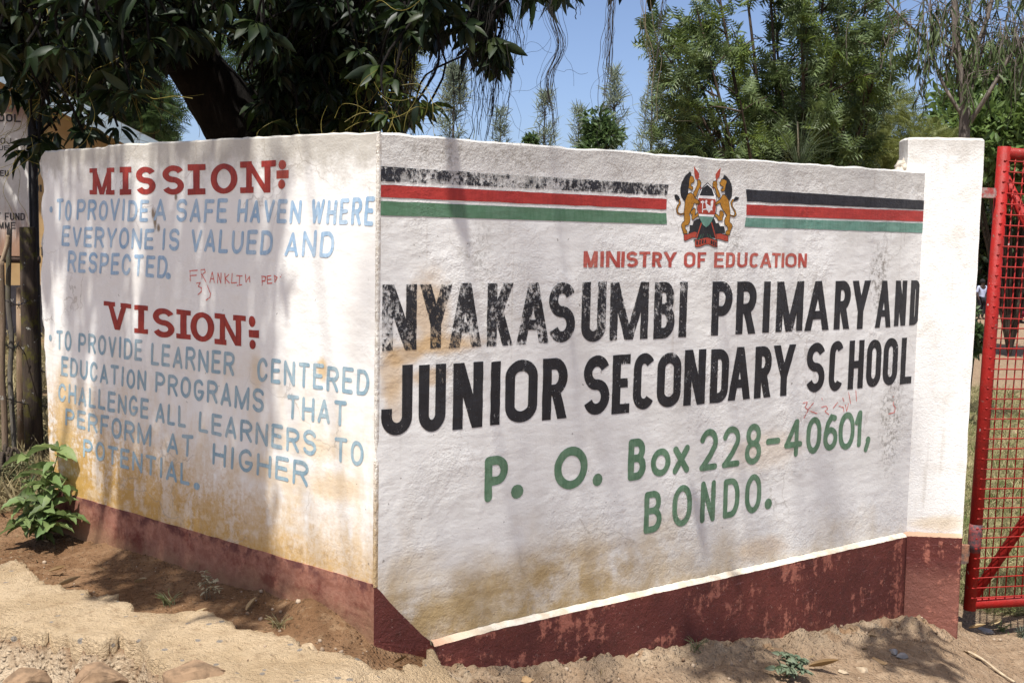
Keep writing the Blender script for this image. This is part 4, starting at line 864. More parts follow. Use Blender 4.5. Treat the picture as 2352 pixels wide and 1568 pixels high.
def ground_at(px, py, it=12):
    z = 0.0
    for _ in range(it): p = at_z(px, py, z); z = gz(p.x, p.y)
    return Vector((p.x, p.y, z))
def top_at(px, py):
    p = ground_at(px, py); 
    if inside(p.x, p.y, outline):
        z = 0.03
        for _ in range(8): p = at_z(px, py, z); z = float(slab_h(np.array([p.x]), np.array([p.y]))[0])
        p.z = z
    return p

# ---- stones
def stone_mesh(seed, r, flat=.6):
    """broken stone: hull of a few points, edges knocked off, pitted"""
    rng = random.Random(seed); bm = bmesh.new()
    for _ in range(13):
        d = Vector((rng.gauss(0, 1), rng.gauss(0, 1), rng.gauss(0, 1))).normalized(); bm.verts.new((d.x, d.y * .8, d.z))
    bmesh.ops.convex_hull(bm, input=bm.verts); bmesh.ops.delete(bm, geom=[v for v in bm.verts if not v.link_faces], context='VERTS')
    bmesh.ops.bevel(bm, geom=bm.edges[:], offset=.07, segments=1, affect='EDGES', profile=.5); bmesh.ops.triangulate(bm, faces=bm.faces); bmesh.ops.subdivide_edges(bm, edges=bm.edges, cuts=2)
    for v in bm.verts: n = v.co.copy(); k = 1 + .07 * mnoise.fractal(n * 3 + Vector((seed, 0, 0)), 1, 2, 4); v.co = Vector((n.x * k * r, n.y * k * r, n.z * k * r * flat))
    me = bpy.data.meshes.new("stone"); bm.to_mesh(me); bm.free(); return me
stm = [simple("tan_stone", (.40, .26, .13), .85, .35, 14), simple("grey_stone", (.27, .26, .25), .8, .35, 22), simple("brown_stone", (.24, .155, .09), .95, .45, 22), simple("pale_stone", (.36, .28, .19), .9, .35, 18), simple("concrete_lump", (.40, .30, .19), .9, .35, 30, .008)]
STONES = [(2021, 1520, .045, 0, .5, "tan rounded stone lying on the soil in front of the oxblood plinth"), (2052, 1497, .03, 1, .5, "grey stone beside the tree shadow in front of the pillar"), (2072, 1506, .033, 1, .45, "grey flat stone lower down beside the tan stone"), (1980, 1535, .035, 3, .4, "pale flat stone left of the tan rounded stone"), (1935, 1545, .03, 3, .45, "pale stone between the weed and the tan stone"), (715, 1490, .045, 4, .4, "pale broken concrete lump lying on the soil near the wall corner"),
          (1210, 1565, .035, 0, .5, "tan stone at the foot of the stony lip below the plinth"), (2262, 1448, .045, 1, .4, "grey stone at the foot of the gate pillar"), (232, 1540, .11, 2, .45, "brown rubble stone set in the broken apron edge, left one of two"), (455, 1556, .13, 2, .45, "large brown rubble stone set in the broken apron edge, right one of two"), (60, 1552, .075, 2, .5, "tan rubble stone in the lowest corner of the broken apron edge"), (1150, 1485, .02, 1, .6, "small grey stone on the apron below the wall corner")]
for i, (px, py, r_, mi, fl, lab) in enumerate(STONES):
    p = top_at(px, py); me_ = stone_mesh(i + 2, r_, fl); me_.materials.append(stm[mi]); o = bpy.data.objects.new("stone", me_); COL.objects.link(o)
    o.location = p + Vector((0, 0, r_ * fl * (.15 if r_ < .07 else -.62))); o.rotation_euler = (random.uniform(-.2, .2) + (.55 if r_ > .07 else 0), random.uniform(-.2, .2), random.uniform(0, 6) if r_ < .07 else random.uniform(-.3, .3)); tag(o, lab, "stone", "stones lying around the wall foot")
# loose gravel: too many to count
def scatter(name, TV, TF, M, T, mat, parent=None, smooth=True):
    """copies of a small template: M (n,3,3) matrices, T (n,3) places"""
    TV = np.asarray(TV, float); TF = np.asarray(TF, int); n = len(T); VV = np.einsum('nij,kj->nki', M, TV) + T[:, None, :]
    FF = (TF[None] + (np.arange(n) * len(TV))[:, None, None]); return np_obj(name, VV.reshape(-1, 3), FF.reshape(-1, TF.shape[1]), mat, parent, smooth)
def rot_rand(n, rng=RNG):
    q = rng.normal(size=(n, 4)); q /= np.linalg.norm(q, axis=1)[:, None]; w, x, y, z = q.T
    return np.stack([np.stack([1 - 2 * (y * y + z * z), 2 * (x * y - z * w), 2 * (x * z + y * w)], 1), np.stack([2 * (x * y + z * w), 1 - 2 * (x * x + z * z), 2 * (y * z - x * w)], 1), np.stack([2 * (x * z - y * w), 2 * (y * z + x * w), 1 - 2 * (x * x + y * y)], 1)], 1)
bm = bmesh.new(); bmesh.ops.create_icosphere(bm, subdivisions=1, radius=1); TVs = np.array([v.co[:] for v in bm.verts]); TVs *= (1 + .25 * RNG.normal(size=(len(TVs), 1)) * .6); TFs = np.array([[v.index for v in f.verts] for f in bm.faces]); bm.free()
n = 9000; gx_ = RNG.uniform(-2.6, 3.3, n); gy_ = RNG.uniform(3.2, 6.2, n); dl_ = (gx_ - CORNER.x) * NL.x + (gy_ - CORNER.y) * NL.y; dr_ = (gx_ - CORNER.x) * NR.x + (gy_ - CORNER.y) * NR.y
keep = ((dl_ > .0) | (gx_ > -.4)) & ((dr_ > .05) | (gx_ < -.44) | (gx_ > 2.32)) & (vnoise(gx_ * 3, gy_ * 3, 71) + .25 * (np.abs(dr_ - .12) < .12) > .42); gx_, gy_ = gx_[keep], gy_[keep]; sz_ = .0018 + .009 * RNG.random(len(gx_)) ** 7
zz_ = ground_h(gx_, gy_); I_ = np.array([inside(a, b, outline) for a, b in zip(gx_, gy_)]); kk = ~I_ | (RNG.random(len(I_)) < .25); gx_, gy_, sz_, zz_, I_ = gx_[kk], gy_[kk], sz_[kk], zz_[kk], I_[kk]; sz_ = np.where(I_, sz_ * .6, sz_); zz_ = np.where(I_, slab_h(gx_, gy_) - sz_ * .4, zz_)
g_ = G("gravel_grains"); gm = g_.out(g_.bsdf(g_.mix(g_.rnd(), (.15, .09, .05), (.36, .28, .20)), .9, None, .2))
grv = scatter("gravel", TVs, TFs, rot_rand(len(gx_)) * sz_[:, None, None] * np.array([1, 1, 1.0])[None, :, None], np.stack([gx_, gy_, zz_ + sz_ * .3], 1), gm); tag(grv, kind='stuff')
# ================================================================== red gate
GP = at_depth(2252, 868, 5.72); GDIR = Vector((.963, .267, 0)).normalized(); GN = Vector((GDIR.y, -GDIR.x, 0))
FG = frame(Vector((GP.x, GP.y, 0)), GDIR)
def sG(px, py): p = on_plane(px, py, GP, GN) - GP; return (p.dot(GDIR), p.z + GP.z)
gx0b, gz0 = sG(2228, 1385); gx0t, gz1 = sG(2306, 352); gx0 = gx0b; LEAN = math.atan((gx0t - gx0b) / (gz1 - gz0)); FG = FG @ Matrix.Translation((gx0, 0, gz0)) @ Matrix.Rotation(LEAN, 4, 'Y') @ Matrix.Translation((-gx0, 0, -gz0)); print('gate', gx0b, gx0t, gz0, gz1)
def gate_mat():
    g = G("red_gate_paint"); n = g.noise(9, 5, .65); n2 = g.noise(60, 5, .75)
    c = g.mix(g.ss(n, .38, .66), (.30, .012, .009), (.21, .014, .010)); c = g.mix(g.mul(g.ss(n2, .60, .70), .6), c, (.20, .05, .035)); c = g.mix(g.mul(g.ss(g.noise(26, 5, .75), .64, .68), .8), c, (.16, .09, .07)); c = g.mix(g.ss(g.noise(34, 3, .6), .70, .73), c, (.42, .36, .33)); c = g.mix(g.mul(g.ss(g.noise(5, 4), .5, .7), .3), c, (.22, .03, .02))
    return g.out(g.bsdf(c, .48, g.bump(n2, .6, .005), .22))
gm_ = gate_mat(); gate = empty("wire_mesh_gate", Vector((GP.x, GP.y, gz0)), "red painted steel pipe gate filled with welded wire mesh, hung beside the white pillar", "gate")
GW = 1.7; R0 = .031
def gtube(name, pts, r, n=12, mat=None):
    return MB().tube([(a, b, c) for a, b, c in pts], r, n).obj(name, mat or gm_, gate, True, FG)
gtube("stile", [(gx0, 0, gz0 - R0), (gx0, 0, gz1 + R0)], R0); gtube("stile", [(gx0 + GW, 0, gz0 - R0), (gx0 + GW, 0, gz1 + R0)], R0)
gtube("rail", [(gx0, 0, gz0), (gx0 + GW, 0, gz0)], R0 * .92); gtube("rail", [(gx0, 0, gz1), (gx0 + GW, 0, gz1)], R0 * .92)
a_ = sG(2247, 1370); b_ = sG(2352, 1210); k = (b_[1] - a_[1]) / (b_[0] - a_[0]); gtube("brace", [(gx0 + .02, .012, gz0 + .02), (gx0 + min(GW - .02, (gz1 - gz0 - .04) / k), .012, gz0 + .02 + k * min(GW - .02, (gz1 - gz0 - .04) / k))], R0 * .8)
a_ = sG(2315, 440); b_ = sG(2352, 520); gtube("brace", [(gx0 + .01, .012, a_[1] + .09), (gx0 + .01 + (a_[1] + .09 - gz0) / 1.5, .030, gz0)], R0 * .8)
mb = MB(); y0 = -R0 * .75; rr = .0034; z = gz0 + .035
while z < gz1 - .01: mb.tube([(gx0 - .012, y0 - .004, z), (gx0 + .3, y0 + .002 * math.sin(z * 60), z + random.uniform(-.003, .003)), (gx0 + GW + .01, y0, z)], rr, 6); z += .0495 + random.uniform(-.002, .002)
x = gx0 + .048
while x < gx0 + GW - .02: mb.tube([(x + .008 * math.sin(x * 31), y0 + rr * 1.6, gz0 - .01), (x, y0 + rr * 1.6, (gz0 + gz1) / 2), (x + .006 * math.sin(x * 17), y0 + rr * 1.6, gz1 + .01)], rr, 6); x += .0455 + random.uniform(-.002, .002)
z = gz0 + .035
while z < gz1 - .02:
    c0 = Vector((gx0 - .008, y0 - .003, z)); bmx = bmesh.new(); bmesh.ops.create_icosphere(bmx, subdivisions=1, radius=.0062); mb.add([tuple(Vector((v.co.x * 1.8, v.co.y, v.co.z)) + c0) for v in bmx.verts], [tuple(w.index for w in f.verts) for f in bmx.faces]); bmx.free(); z += .0495
mb.obj("wire_mesh", gm_, gate, True, FG)
rust = simple("burnt_rusty_steel", (.12, .085, .07), .75, .5, 30, .006, .4, 0, (.30, .14, .08))
for (py0, py1) in ((432, 455), (1248, 1290)):
    a_ = sG(2255, py0); b_ = sG(2255, py1); zc = (a_[1] + b_[1]) / 2; hh = abs(a_[1] - b_[1]) / 2
    h_ = MB().box(gx0 - .125, gx0 - .055, -.02, .02, zc - hh, zc + hh).tube([(gx0 - .05, -.005, zc - hh * .9), (gx0 - .05, -.005, zc + hh)], .016, 10).box(gx0 - .05, gx0 - .02, -.008, .008, zc - .012, zc + .012).obj("hinge", rust if py0 > 900 else simple("worn_red_hinge", (.36, .06, .05), .6, .5, 40, .004, .4, 0, (.35, .27, .24)), gate, False, FG)
    h_['label'] = "burnt rusty lower hinge" if py0 > 900 else "worn upper hinge"
MB().tube([(gx0, 0, gz0 + .26), (gx0, 0, gz0 + .30), (gx0, 0, gz0 + .36), (gx0, 0, gz0 + .40)], [R0 * 1.01, R0 * 1.04, R0 * 1.04, R0 * 1.01], 14).obj("burnt_collar", simple("scorched_paint", (.06, .045, .05), .7, .5, 40, .004, .4, 0, (.26, .05, .045)), gate, True, FG)

# ================================================================== old sign board, posts and fence behind the left end
SB0 = at_depth(60, 420, 6.9); SBD = Vector((1, .10, 0)).normalized(); SBN = Vector((SBD.y, -SBD.x, 0)); FS = frame(Vector((SB0.x, SB0.y, 0)), SBD)
def sS(px, py): p = on_plane(px, py, SB0, SBN) - SB0; return (p.dot(SBD), p.z + SB0.z)
sign = empty("sign_board", Vector((SB0.x, SB0.y, 0)), "old white metal sign board with rust streaks and black lettering, half hidden by leaves", "sign")
bx1, bz1 = sS(62, 246); _, bz0 = sS(40, 588); bx0 = bx1 - 1.35
def board_mat():
    g = G("rusty_sign_paint"); x, y, z = g.xyz(); n = g.noise(7, 6, .7); st = g.noise(1, 6, .7, g.vec((40, 1, 5)))
    c = g.mix(g.ss(n, .4, .7), (.62, .60, .56), (.50, .47, .42)); c = g.mix(g.mul(g.ss(g.noise(38, 5, .75), .62, .70), .9), c, (.17, .07, .03))
    low = g.ss(g.add(z, g.mul(st, -.45)), bz0 + .12, bz0 - .18); c = g.mix(g.mul(low, .85), c, (.27, .12, .05)); e = g.ss(g.add(z, g.mul(n, .2)), bz1 - .04, bz1 + .1); c = g.mix(g.mul(e, .9), c, (.22, .10, .05))
    return g.out(g.bsdf(c, .6, g.bump(n, .3, .004), .35))
mesh_obj("board", *box_vf(bx0, bx1, 0, .012, bz0, bz1), board_mat(), sign, False, FS)
fr_m = simple("brown_steel", (.10, .065, .05), .7, .4, 30)
MB().tube([(bx0, .02, bz0 - .02), (bx1 + .05, .02, bz0 - .02)], .022, 10).obj("bottom_rail", fr_m, sign, True, FS)
pxx = sS(71, 400)[0]; MB().tube([(pxx, .045, -.3), (pxx + .0, .045, bz1 + .35)], .026, 12).obj("pole", simple("dark_steel", (.028, .024, .022), .6, .4, 20), sign, True, FS); MB().tube([(bx0 + .05, .045, -.3), (bx0 + .05, .045, bz1 + .05)], .026, 12).obj("pole", fr_m, sign, True, FS)
blk = simple("sign_black_paint", (.030, .028, .028), .6, .5, 60, 0)
def sign_text(txt, px0, px1, pyt, pyb, pen, r=.25):
    (a, zt), (b, zb) = sS(px0, pyt), sS(px1, pyb); Hd = zt - zb; n = len(txt.replace(' ', '')); wl = [.45 if c == 'I' else (.5 if c == ' ' else 1.0) for c in txt]; tot = sum(wl) + .22 * (len(txt) - 1); u = 0; V_ = []; F_ = []
    for c, w in zip(txt, wl):
        x0_ = a + (b - a) * u / tot; wd = (b - a) * w / tot; u += w + .22
        if c == ' ': continue
        v, f = union(stroke_polys(c, wd, Hd, pen, 'block', r)); k0 = len(V_); V_ += [(x0_ + p[0], -.002, zb + p[1]) for p in v]; F_ += [tuple(i + k0 for i in t) for t in f]
    mesh_obj("sign_lettering", V_, F_, blk, sign, False, FS)['label'] = "black letters ending in " + txt
sign_text("SCHOOL", -62, 48, 260, 281, .0095); sign_text("PROJ", -26, 26, 316, 331, .005); sign_text("NUE", -20, 22, 334, 346, .0045); sign_text("RKS", 12, 50, 354, 363, .0045); sign_text("EU", 0, 20, 391, 405, .0065); sign_text("DEVELOPMENT FUND", -128, 57, 486, 506, .0062); sign_text("GRAMME", -44, 36, 509, 525, .0058)
wood_m = None
def wood(name, c1, c2, moss=0.0):
    g = G(name); n = g.noise(1, 6, .7, g.vec((26, 26, 3))); c = g.mix(g.ss(n, .36, .66), c1, c2); c = g.mix(g.mul(g.ss(g.noise(20, 5, .7), .64, .68), .8), c, (.36, .36, .32))
    if moss: c = g.mix(g.mul(g.ss(g.noise(7, 5, .7), .5, .62), moss), c, (.10, .09, .015))
    return g.out(g.bsdf(c, .9, g.bump(n, .9, .01), .2))
def post(name, pts, r, mat, label, cat, n=10):
    return tag(MB().tube(pts, r, n).obj(name, mat, None, True), label, cat)
def gpt(px, py, Y): return at_depth(px, py, Y)
post("fence_post", [gpt(80, 1055, 6.75), gpt(74, 900, 6.75), gpt(68, 700, 6.74), gpt(64, 522, 6.72)], [.052, .050, .048, .045], wood("dark_mossy_wood", (.035, .026, .020), (.075, .055, .04), .7), "thick dark mossy timber post beside the broken left end of the wall", "post", 14)
post("fence_stake", [gpt(50, 1050, 6.85), gpt(47, 900, 6.85), gpt(46, 660, 6.85)], .022, wood("grey_brown_wood", (.15, .10, .065), (.24, .17, .11), .2), "straight pale brown stake directly behind the mossy post", "stake")
post("fence_stake", spline([gpt(34, 1040, 6.5), gpt(29, 960, 6.5), gpt(23, 860, 6.5), gpt(27, 780, 6.5), gpt(19, 700, 6.5), gpt(20, 600, 6.5), gpt(22, 525, 6.5)], 4), .014, wood("grey_stick", (.10, .09, .075), (.17, .15, .12), .4), "thin crooked grey green stick in the fence", "stake")
post("fence_stake", spline([gpt(12, 1050, 6.4), gpt(10, 950, 6.4), gpt(4, 850, 6.4), gpt(6, 760, 6.4), gpt(4, 660, 6.4), gpt(2, 600, 6.4)], 4), .017, wood("barky_stick", (.13, .09, .06), (.22, .16, .11), .3), "rough barked stick at the left edge of the photo", "stake")
post("fence_stake", spline([gpt(2, 605, 6.45), gpt(8, 590, 6.45), gpt(17, 560, 6.45), gpt(19, 540, 6.45)], 4), .012, wood("pale_stick", (.26, .19, .12), (.34, .26, .18)), "short pale forked stick leaning over at the sign's lower edge", "stake")
wire_m = simple("fence_wire_steel", (.16, .145, .13), .5, .3, 40, 0, .5, .6)
def barbed(pts, name, lab):
    P = spline(pts, 10); mb = MB().tube(P, .0028, 5); mb.tube([p + Vector((0, .003 * math.sin(i * 1.3), .004 * math.cos(i * 1.3))) for i, p in enumerate(P)], .0022, 5)
    for i in range(3, len(P) - 2, 6):
        for s_ in (-1, 1): mb.tube([P[i] - Vector((.006, .0, .022 * s_)), P[i] + Vector((.008, .0, .022 * s_))], .002, 4)
    tag(mb.obj(name, wire_m, None, True), lab, "wire", "barbed wires of the side fence")
barbed([gpt(-60, 690, 6.4), gpt(10, 690, 6.4), gpt(40, 700, 6.5), gpt(66, 690, 6.7), gpt(110, 670, 6.9)], "barbed_wire", "uppermost barbed wire crossing the mossy post")
barbed([gpt(-60, 780, 6.4), gpt(0, 788, 6.4), gpt(30, 800, 6.5), gpt(45, 795, 6.6), gpt(75, 838, 6.8), gpt(112, 858, 6.9)], "barbed_wire", "middle barbed wire sagging behind the mossy post")
barbed([gpt(-60, 905, 6.4), gpt(0, 912, 6.4), gpt(50, 925, 6.6), gpt(80, 932, 6.8), gpt(125, 933, 6.9)], "barbed_wire", "lowest barbed wire crossing the mossy post")

# ================================================================== yellow classroom block behind
HA = rad(25); HD = Vector((math.cos(HA), math.sin(HA), 0)); HN = Vector((math.sin(HA), -math.cos(HA), 0)); HO = at_depth(372, 345, 14.6); FH = frame(Vector((HO.x, HO.y, 0)), HD)
def sH(px, py): p = on_plane(px, py, HO, HN) - HO; return (p.dot(HD), p.z + HO.z)
house = empty("school_building", Vector((HO.x, HO.y, 0)), "ochre yellow single storey classroom with a dark base band and pale blue barge board", "building")
B1, B0 = sH(372, 345), sH(187, 252); slope = (B0[1] - B1[1]) / (B0[0] - B1[0]); wx1 = B1[0] - .3; ridge = B0[0] - 1.2; hx0 = 2 * ridge - wx1
rz = lambda x: B1[1] + slope * (x - B1[0]) if x >= ridge else B1[1] + slope * (2 * ridge - x - B1[0])
def house_mat():
    g = G("ochre_wall"); n = g.noise(3, 5, .6); c = g.mix(g.ss(n, .4, .7), (.46, .31, .15), (.38, .24, .11)); return g.out(g.bsdf(c, .85, None, .2))
V_ = [(hx0, 0, -.6), (wx1, 0, -.6), (wx1, 0, rz(wx1) - .05), (ridge, 0, rz(ridge) - .05), (hx0, 0, rz(hx0) - .05)]; V_ += [(a, b + 9, c) for a, b, c in V_]
mesh_obj("wall", V_, [(0, 1, 2, 3, 4), (9, 8, 7, 6, 5), (1, 6, 7, 2), (0, 4, 9, 5)], house_mat(), house, False, FH)
mesh_obj("base_band", *box_vf(hx0 - .02, wx1 + .02, -.012, .2, -.6, sH(90, 655)[1]), simple("dark_base_paint", (.045, .04, .045), .8, .3, 6), house, False, FH)
ends = [(B1[0] + .05, rz(B1[0] + .05)), (ridge, rz(ridge)), (hx0 - .35, rz(hx0 - .35))]
def gable(name, y0, y1, up, dn, mat):
    V2 = []; F2 = []
    for (x_, z_) in ends: V2 += [(x_, y0, z_ + up), (x_, y1, z_ + up), (x_, y0, z_ - dn), (x_, y1, z_ - dn)]
    for i in (0, 4): F2 += [(i, i + 4, i + 5, i + 1), (i + 2, i + 3, i + 7, i + 6), (i, i + 2, i + 6, i + 4), (i + 1, i + 5, i + 7, i + 3)]
    F2 += [(0, 1, 3, 2), (8, 10, 11, 9)]; mesh_obj(name, V2, F2, mat, house, False, FH)
gable("roof", -.40, 9.4, .03, 0, simple("roof_sheet", (.33, .30, .28), .5, .3, 5, 0, .5, .3)); gable("barge_board", -.435, -.402, .02, .20, simple("pale_blue_board", (.30, .37, .42), .6, .25, 6))
def htext(txt, px0, px1, pyt, pyb, pen):
    a, b = sH(px0, pyt), sH(px1, pyb); V2 = []; F2 = []; n = len(txt)
    for i, c in enumerate(txt):
        x0_ = a[0] + (b[0] - a[0]) * i / n; v, f = union(stroke_polys(c, (b[0] - a[0]) / n * .75, a[1] - b[1], pen, 'block', .3)); k0 = len(V2); V2 += [(x0_ + p[0], -.006, b[1] + p[1]) for p in v]; F2 += [tuple(q + k0 for q in t) for t in f]
    mesh_obj("painted_lettering", V2, F2, simple("house_letter_paint", (.06, .055, .05), .7, .3, 20, 0), house, False, FH)
htext("D.L", 78, 98, 424, 441, .02); htext("TT", 84, 103, 567, 587, .022)

# ================================================================== pupils beyond the gate
skin_m = simple("dark_skin", (.045, .022, .014), .55, .2, 30, 0, .4)
def skinned(name, pts, edges, radii, mat, parent=None, sub=2, root=0):
    me = bpy.data.meshes.new(name); me.from_pydata([tuple(p) for p in pts], edges, []); o = bpy.data.objects.new(name, me); COL.objects.link(o)
    o.modifiers.new("skin", 'SKIN'); sv = me.skin_vertices[0].data
    for i, r_ in enumerate(radii): sv[i].radius = (r_, r_) if not isinstance(r_, tuple) else r_; sv[i].use_root = (i == root)
    m = o.modifiers.new("smooth", 'SUBSURF'); m.levels = m.render_levels = sub; me.materials.append(mat)
    dg = bpy.context.evaluated_depsgraph_get(); ev_ = o.evaluated_get(dg); me2 = bpy.data.meshes.new_from_object(ev_); o.modifiers.clear(); o.data = me2
    me2.materials.clear(); me2.materials.append(mat); me2.polygons.foreach_set('use_smooth', np.ones(len(me2.polygons), bool))
    if parent: adopt(o, parent)
    return o
def person(loc, h, turn, seated, top, low, label, skirt=False):
    o = empty("person", loc, label, "person"); o.rotation_euler = (0, 0, turn); k = h / 1.6; M_ = Matrix.Translation(loc) @ Matrix.Rotation(turn, 4, 'Z')
    hip = .86 if not seated else .46; y_k = 0 if not seated else -.40
    J = {'pel': (0, 0, hip), 'sp': (0, .01, hip + .22), 'ch': (0, .01, hip + .40), 'nk': (0, 0, hip + .53), 'hd': (0, -.02, hip + .64), 'tp': (0, -.01, hip + .73)}
    for s_, n_ in ((-1, 'l'), (1, 'r')):
        J['hp' + n_] = (.09 * s_, 0, hip - .03); J['kn' + n_] = (.10 * s_, y_k, .46 if not seated else .47); J['an' + n_] = (.10 * s_, .02 + y_k, .08); J['to' + n_] = (.11 * s_, -.15 + y_k, .03)
        J['sh' + n_] = (.18 * s_, .01, hip + .47); J['el' + n_] = (.23 * s_, .04 if not seated else -.06, hip + .22); J['wr' + n_] = (.22 * s_, -.06 if not seated else -.26, hip + .02 if not seated else hip + .12); J['fi' + n_] = (.20 * s_, -.10 if not seated else -.36, hip - .08 if not seated else hip + .08)
    names = list(J); P_ = [M_ @ (Vector(J[n_]) * k) for n_ in names]; ix = {n_: i for i, n_ in enumerate(names)}
    E_ = [('pel', 'sp'), ('sp', 'ch'), ('ch', 'nk'), ('nk', 'hd'), ('hd', 'tp')]
    for n_ in 'lr': E_ += [('pel', 'hp' + n_), ('hp' + n_, 'kn' + n_), ('kn' + n_, 'an' + n_), ('an' + n_, 'to' + n_), ('ch', 'sh' + n_), ('sh' + n_, 'el' + n_), ('el' + n_, 'wr' + n_), ('wr' + n_, 'fi' + n_)]
    R_ = {'pel': .11, 'sp': .10, 'ch': .125, 'nk': .05, 'hd': .095, 'tp': .07}
    for n_ in 'lr': R_.update({'hp' + n_: .08, 'kn' + n_: .055, 'an' + n_: .04, 'to' + n_: .035, 'sh' + n_: .06, 'el' + n_: .042, 'wr' + n_: .03, 'fi' + n_: .028})
    skinned("body", P_, [(ix[a], ix[b]) for a, b in E_], [R_[n_] * k for n_ in names], skin_m, o)
    def cloth(nm, keys, edges, grow, mat):
        ii = {n_: i for i, n_ in enumerate(keys)}; return skinned(nm, [P_[ix[n_]] for n_ in keys], [(ii[a], ii[b]) for a, b in edges], [R_[n_] * k * grow for n_ in keys], mat, o)
    cloth("shirt", ['sp', 'pel', 'ch', 'shl', 'ell', 'shr', 'elr'], [('sp', 'pel'), ('sp', 'ch'), ('ch', 'shl'), ('shl', 'ell'), ('ch', 'shr'), ('shr', 'elr')], 1.25, top)
    cloth("skirt" if skirt else "trousers", ['pel', 'hpl', 'knl', 'hpr', 'knr'] + ([] if skirt else ['anl', 'anr']), [('pel', 'hpl'), ('hpl', 'knl'), ('pel', 'hpr'), ('hpr', 'knr')] + ([] if skirt else [('knl', 'anl'), ('knr', 'anr')]), 1.55 if skirt else 1.3, low)
    bmx = bmesh.new(); bmesh.ops.create_uvsphere(bmx, u_segments=16, v_segments=10, radius=.108 * k); hc = M_ @ (Vector((0, 0, hip + .69)) * k); me_ = bpy.data.meshes.new("hair")
    for v in bmx.verts: v.co += hc
    bmx.to_mesh(me_); bmx.free(); ho = bpy.data.objects.new("hair", me_); COL.objects.link(ho); me_.materials.append(simple("black_hair", (.010, .009, .009), .9, .2, 60, 0)); adopt(ho, o)
    return o
white_sh = simple("pale_blue_shirt", (.42, .45, .58), .8, .15, 8, 0); dark_tr = simple("dark_trousers", (.020, .018, .022), .85, .2, 8, 0); maroon = simple("maroon_cloth", (.16, .014, .026), .8, .25, 8, 0); maroon2 = simple("bright_maroon_cloth", (.26, .02, .045), .8, .2, 8, 0); dark_top = simple("dark_blouse", (.028, .026, .040), .85, .2, 8, 0)
PD = 40.0
def pz(px, Y): return Vector((at_depth(px, 700, Y).x, Y, gz(at_depth(px, 700, Y).x, Y)))
print('people px', to_px(pz(2255, PD)))
person(pz(2254, PD), 1.32, .4, False, white_sh, dark_tr, "standing pupil in a pale blue shirt and dark trousers, half behind the pillar edge")
person(pz(2275, PD + .5), 1.34, -.5, False, dark_top, dark_tr, "standing pupil in dark clothes behind the gate stile")
person(pz(2322, PD - 1), 1.38, .9, True, maroon, dark_tr, "seated pupil in a dark maroon jersey bending over a desk")
person(pz(2346, PD - 1.6), 1.38, 1.2, True, maroon, maroon2, "seated pupil in maroon jersey and bright maroon skirt near the photo's right edge", True)
bench = empty("bench", pz(2330, PD - 1), "low wooden bench under the seated pupils", "bench"); bw = simple("bench_wood", (.10, .07, .05), .8, .3, 10, 0)
L0 = bench.location; 
seat_o = mesh_obj("seat", *box_vf(L0.x - .75, L0.x + .95, L0.y - .05, L0.y + .22, L0.z + .33, L0.z + .37), bw, bench)
for dx in (-.65, .85): mesh_obj("leg", *box_vf(L0.x + dx - .03, L0.x + dx + .03, L0.y + .0, L0.y + .17, L0.z - .02, L0.z + .33), bw, bench)
# ================================================================== vegetation tools
def leaf_template(L=1.0, W=.32, fold=.12, droop=.18, n=4):
    """one leaf blade along +x: two rows of quads with a fold at the midrib and a droop"""
    V = []; 
    for i in range(n + 1):
        t = i / n; w = W * math.sin(math.pi * min(1, t * .93 + .06)) ** .75 * (1 - .25 * t); z = -droop * t * t
        V += [(t * L, -w / 2, z + fold * w), (t * L, 0, z), (t * L, w / 2, z + fold * w)]
    F = []
    for i in range(n):
        a = i * 3; F += [(a, a + 1, a + 4, a + 3), (a + 1, a + 2, a + 5, a + 4)]
    return np.array(V), np.array(F)
def basis(dirs, rolls, rng=RNG):
    """rotation matrices whose x axis is dirs, rolled"""
    x = dirs / (np.linalg.norm(dirs, axis=1)[:, None] + 1e-9); up = np.tile(np.array([0, 0, 1.0]), (len(x), 1)); up[np.abs(x[:, 2]) > .97] = [1, 0, 0]
    y = np.cross(up, x); y /= np.linalg.norm(y, axis=1)[:, None]; z = np.cross(x, y); c, s = np.cos(rolls)[:, None], np.sin(rolls)[:, None]
    y2 = y * c + z * s; z2 = -y * s + z * c; return np.stack([x, y2, z2], 2)
def leaves(name, pos, dirs, size, tmpl, mat, parent=None, roll=.6, smooth=True):
    pos = np.asarray(pos, float); dirs = np.asarray(dirs, float); size = np.asarray(size, float); M = basis(dirs, RNG.normal(0, roll, len(pos))) * size[:, None, None]
    return scatter(name, tmpl[0], tmpl[1], M, pos, mat, parent, smooth)
def rand_dirs(n, zb=0.0, rng=RNG):
    d = rng.normal(size=(n, 3)); d[:, 2] += zb; return d / np.linalg.norm(d, axis=1)[:, None]
def tubes(name, paths, mat, parent=None, n=5):
    mb = MB()
    for pts, r in paths: mb.tube(pts, r, n, False)
    return mb.obj(name, mat, parent, True)
bark_dark = None
def bark(name, c1, c2, sc=14):
    g = G(name); n = g.noise(1, 7, .72, g.vec((sc, sc, sc * .25))); c = g.mix(g.ss(n, .35, .66), c1, c2); c = g.mix(g.mul(g.ss(g.noise(6, 5, .7), .58, .68), .6), c, tuple(min(1, v * 2.2) for v in c2))
    return g.out(g.bsdf(c, .95, g.bump(n, 1.0, .025), .15))

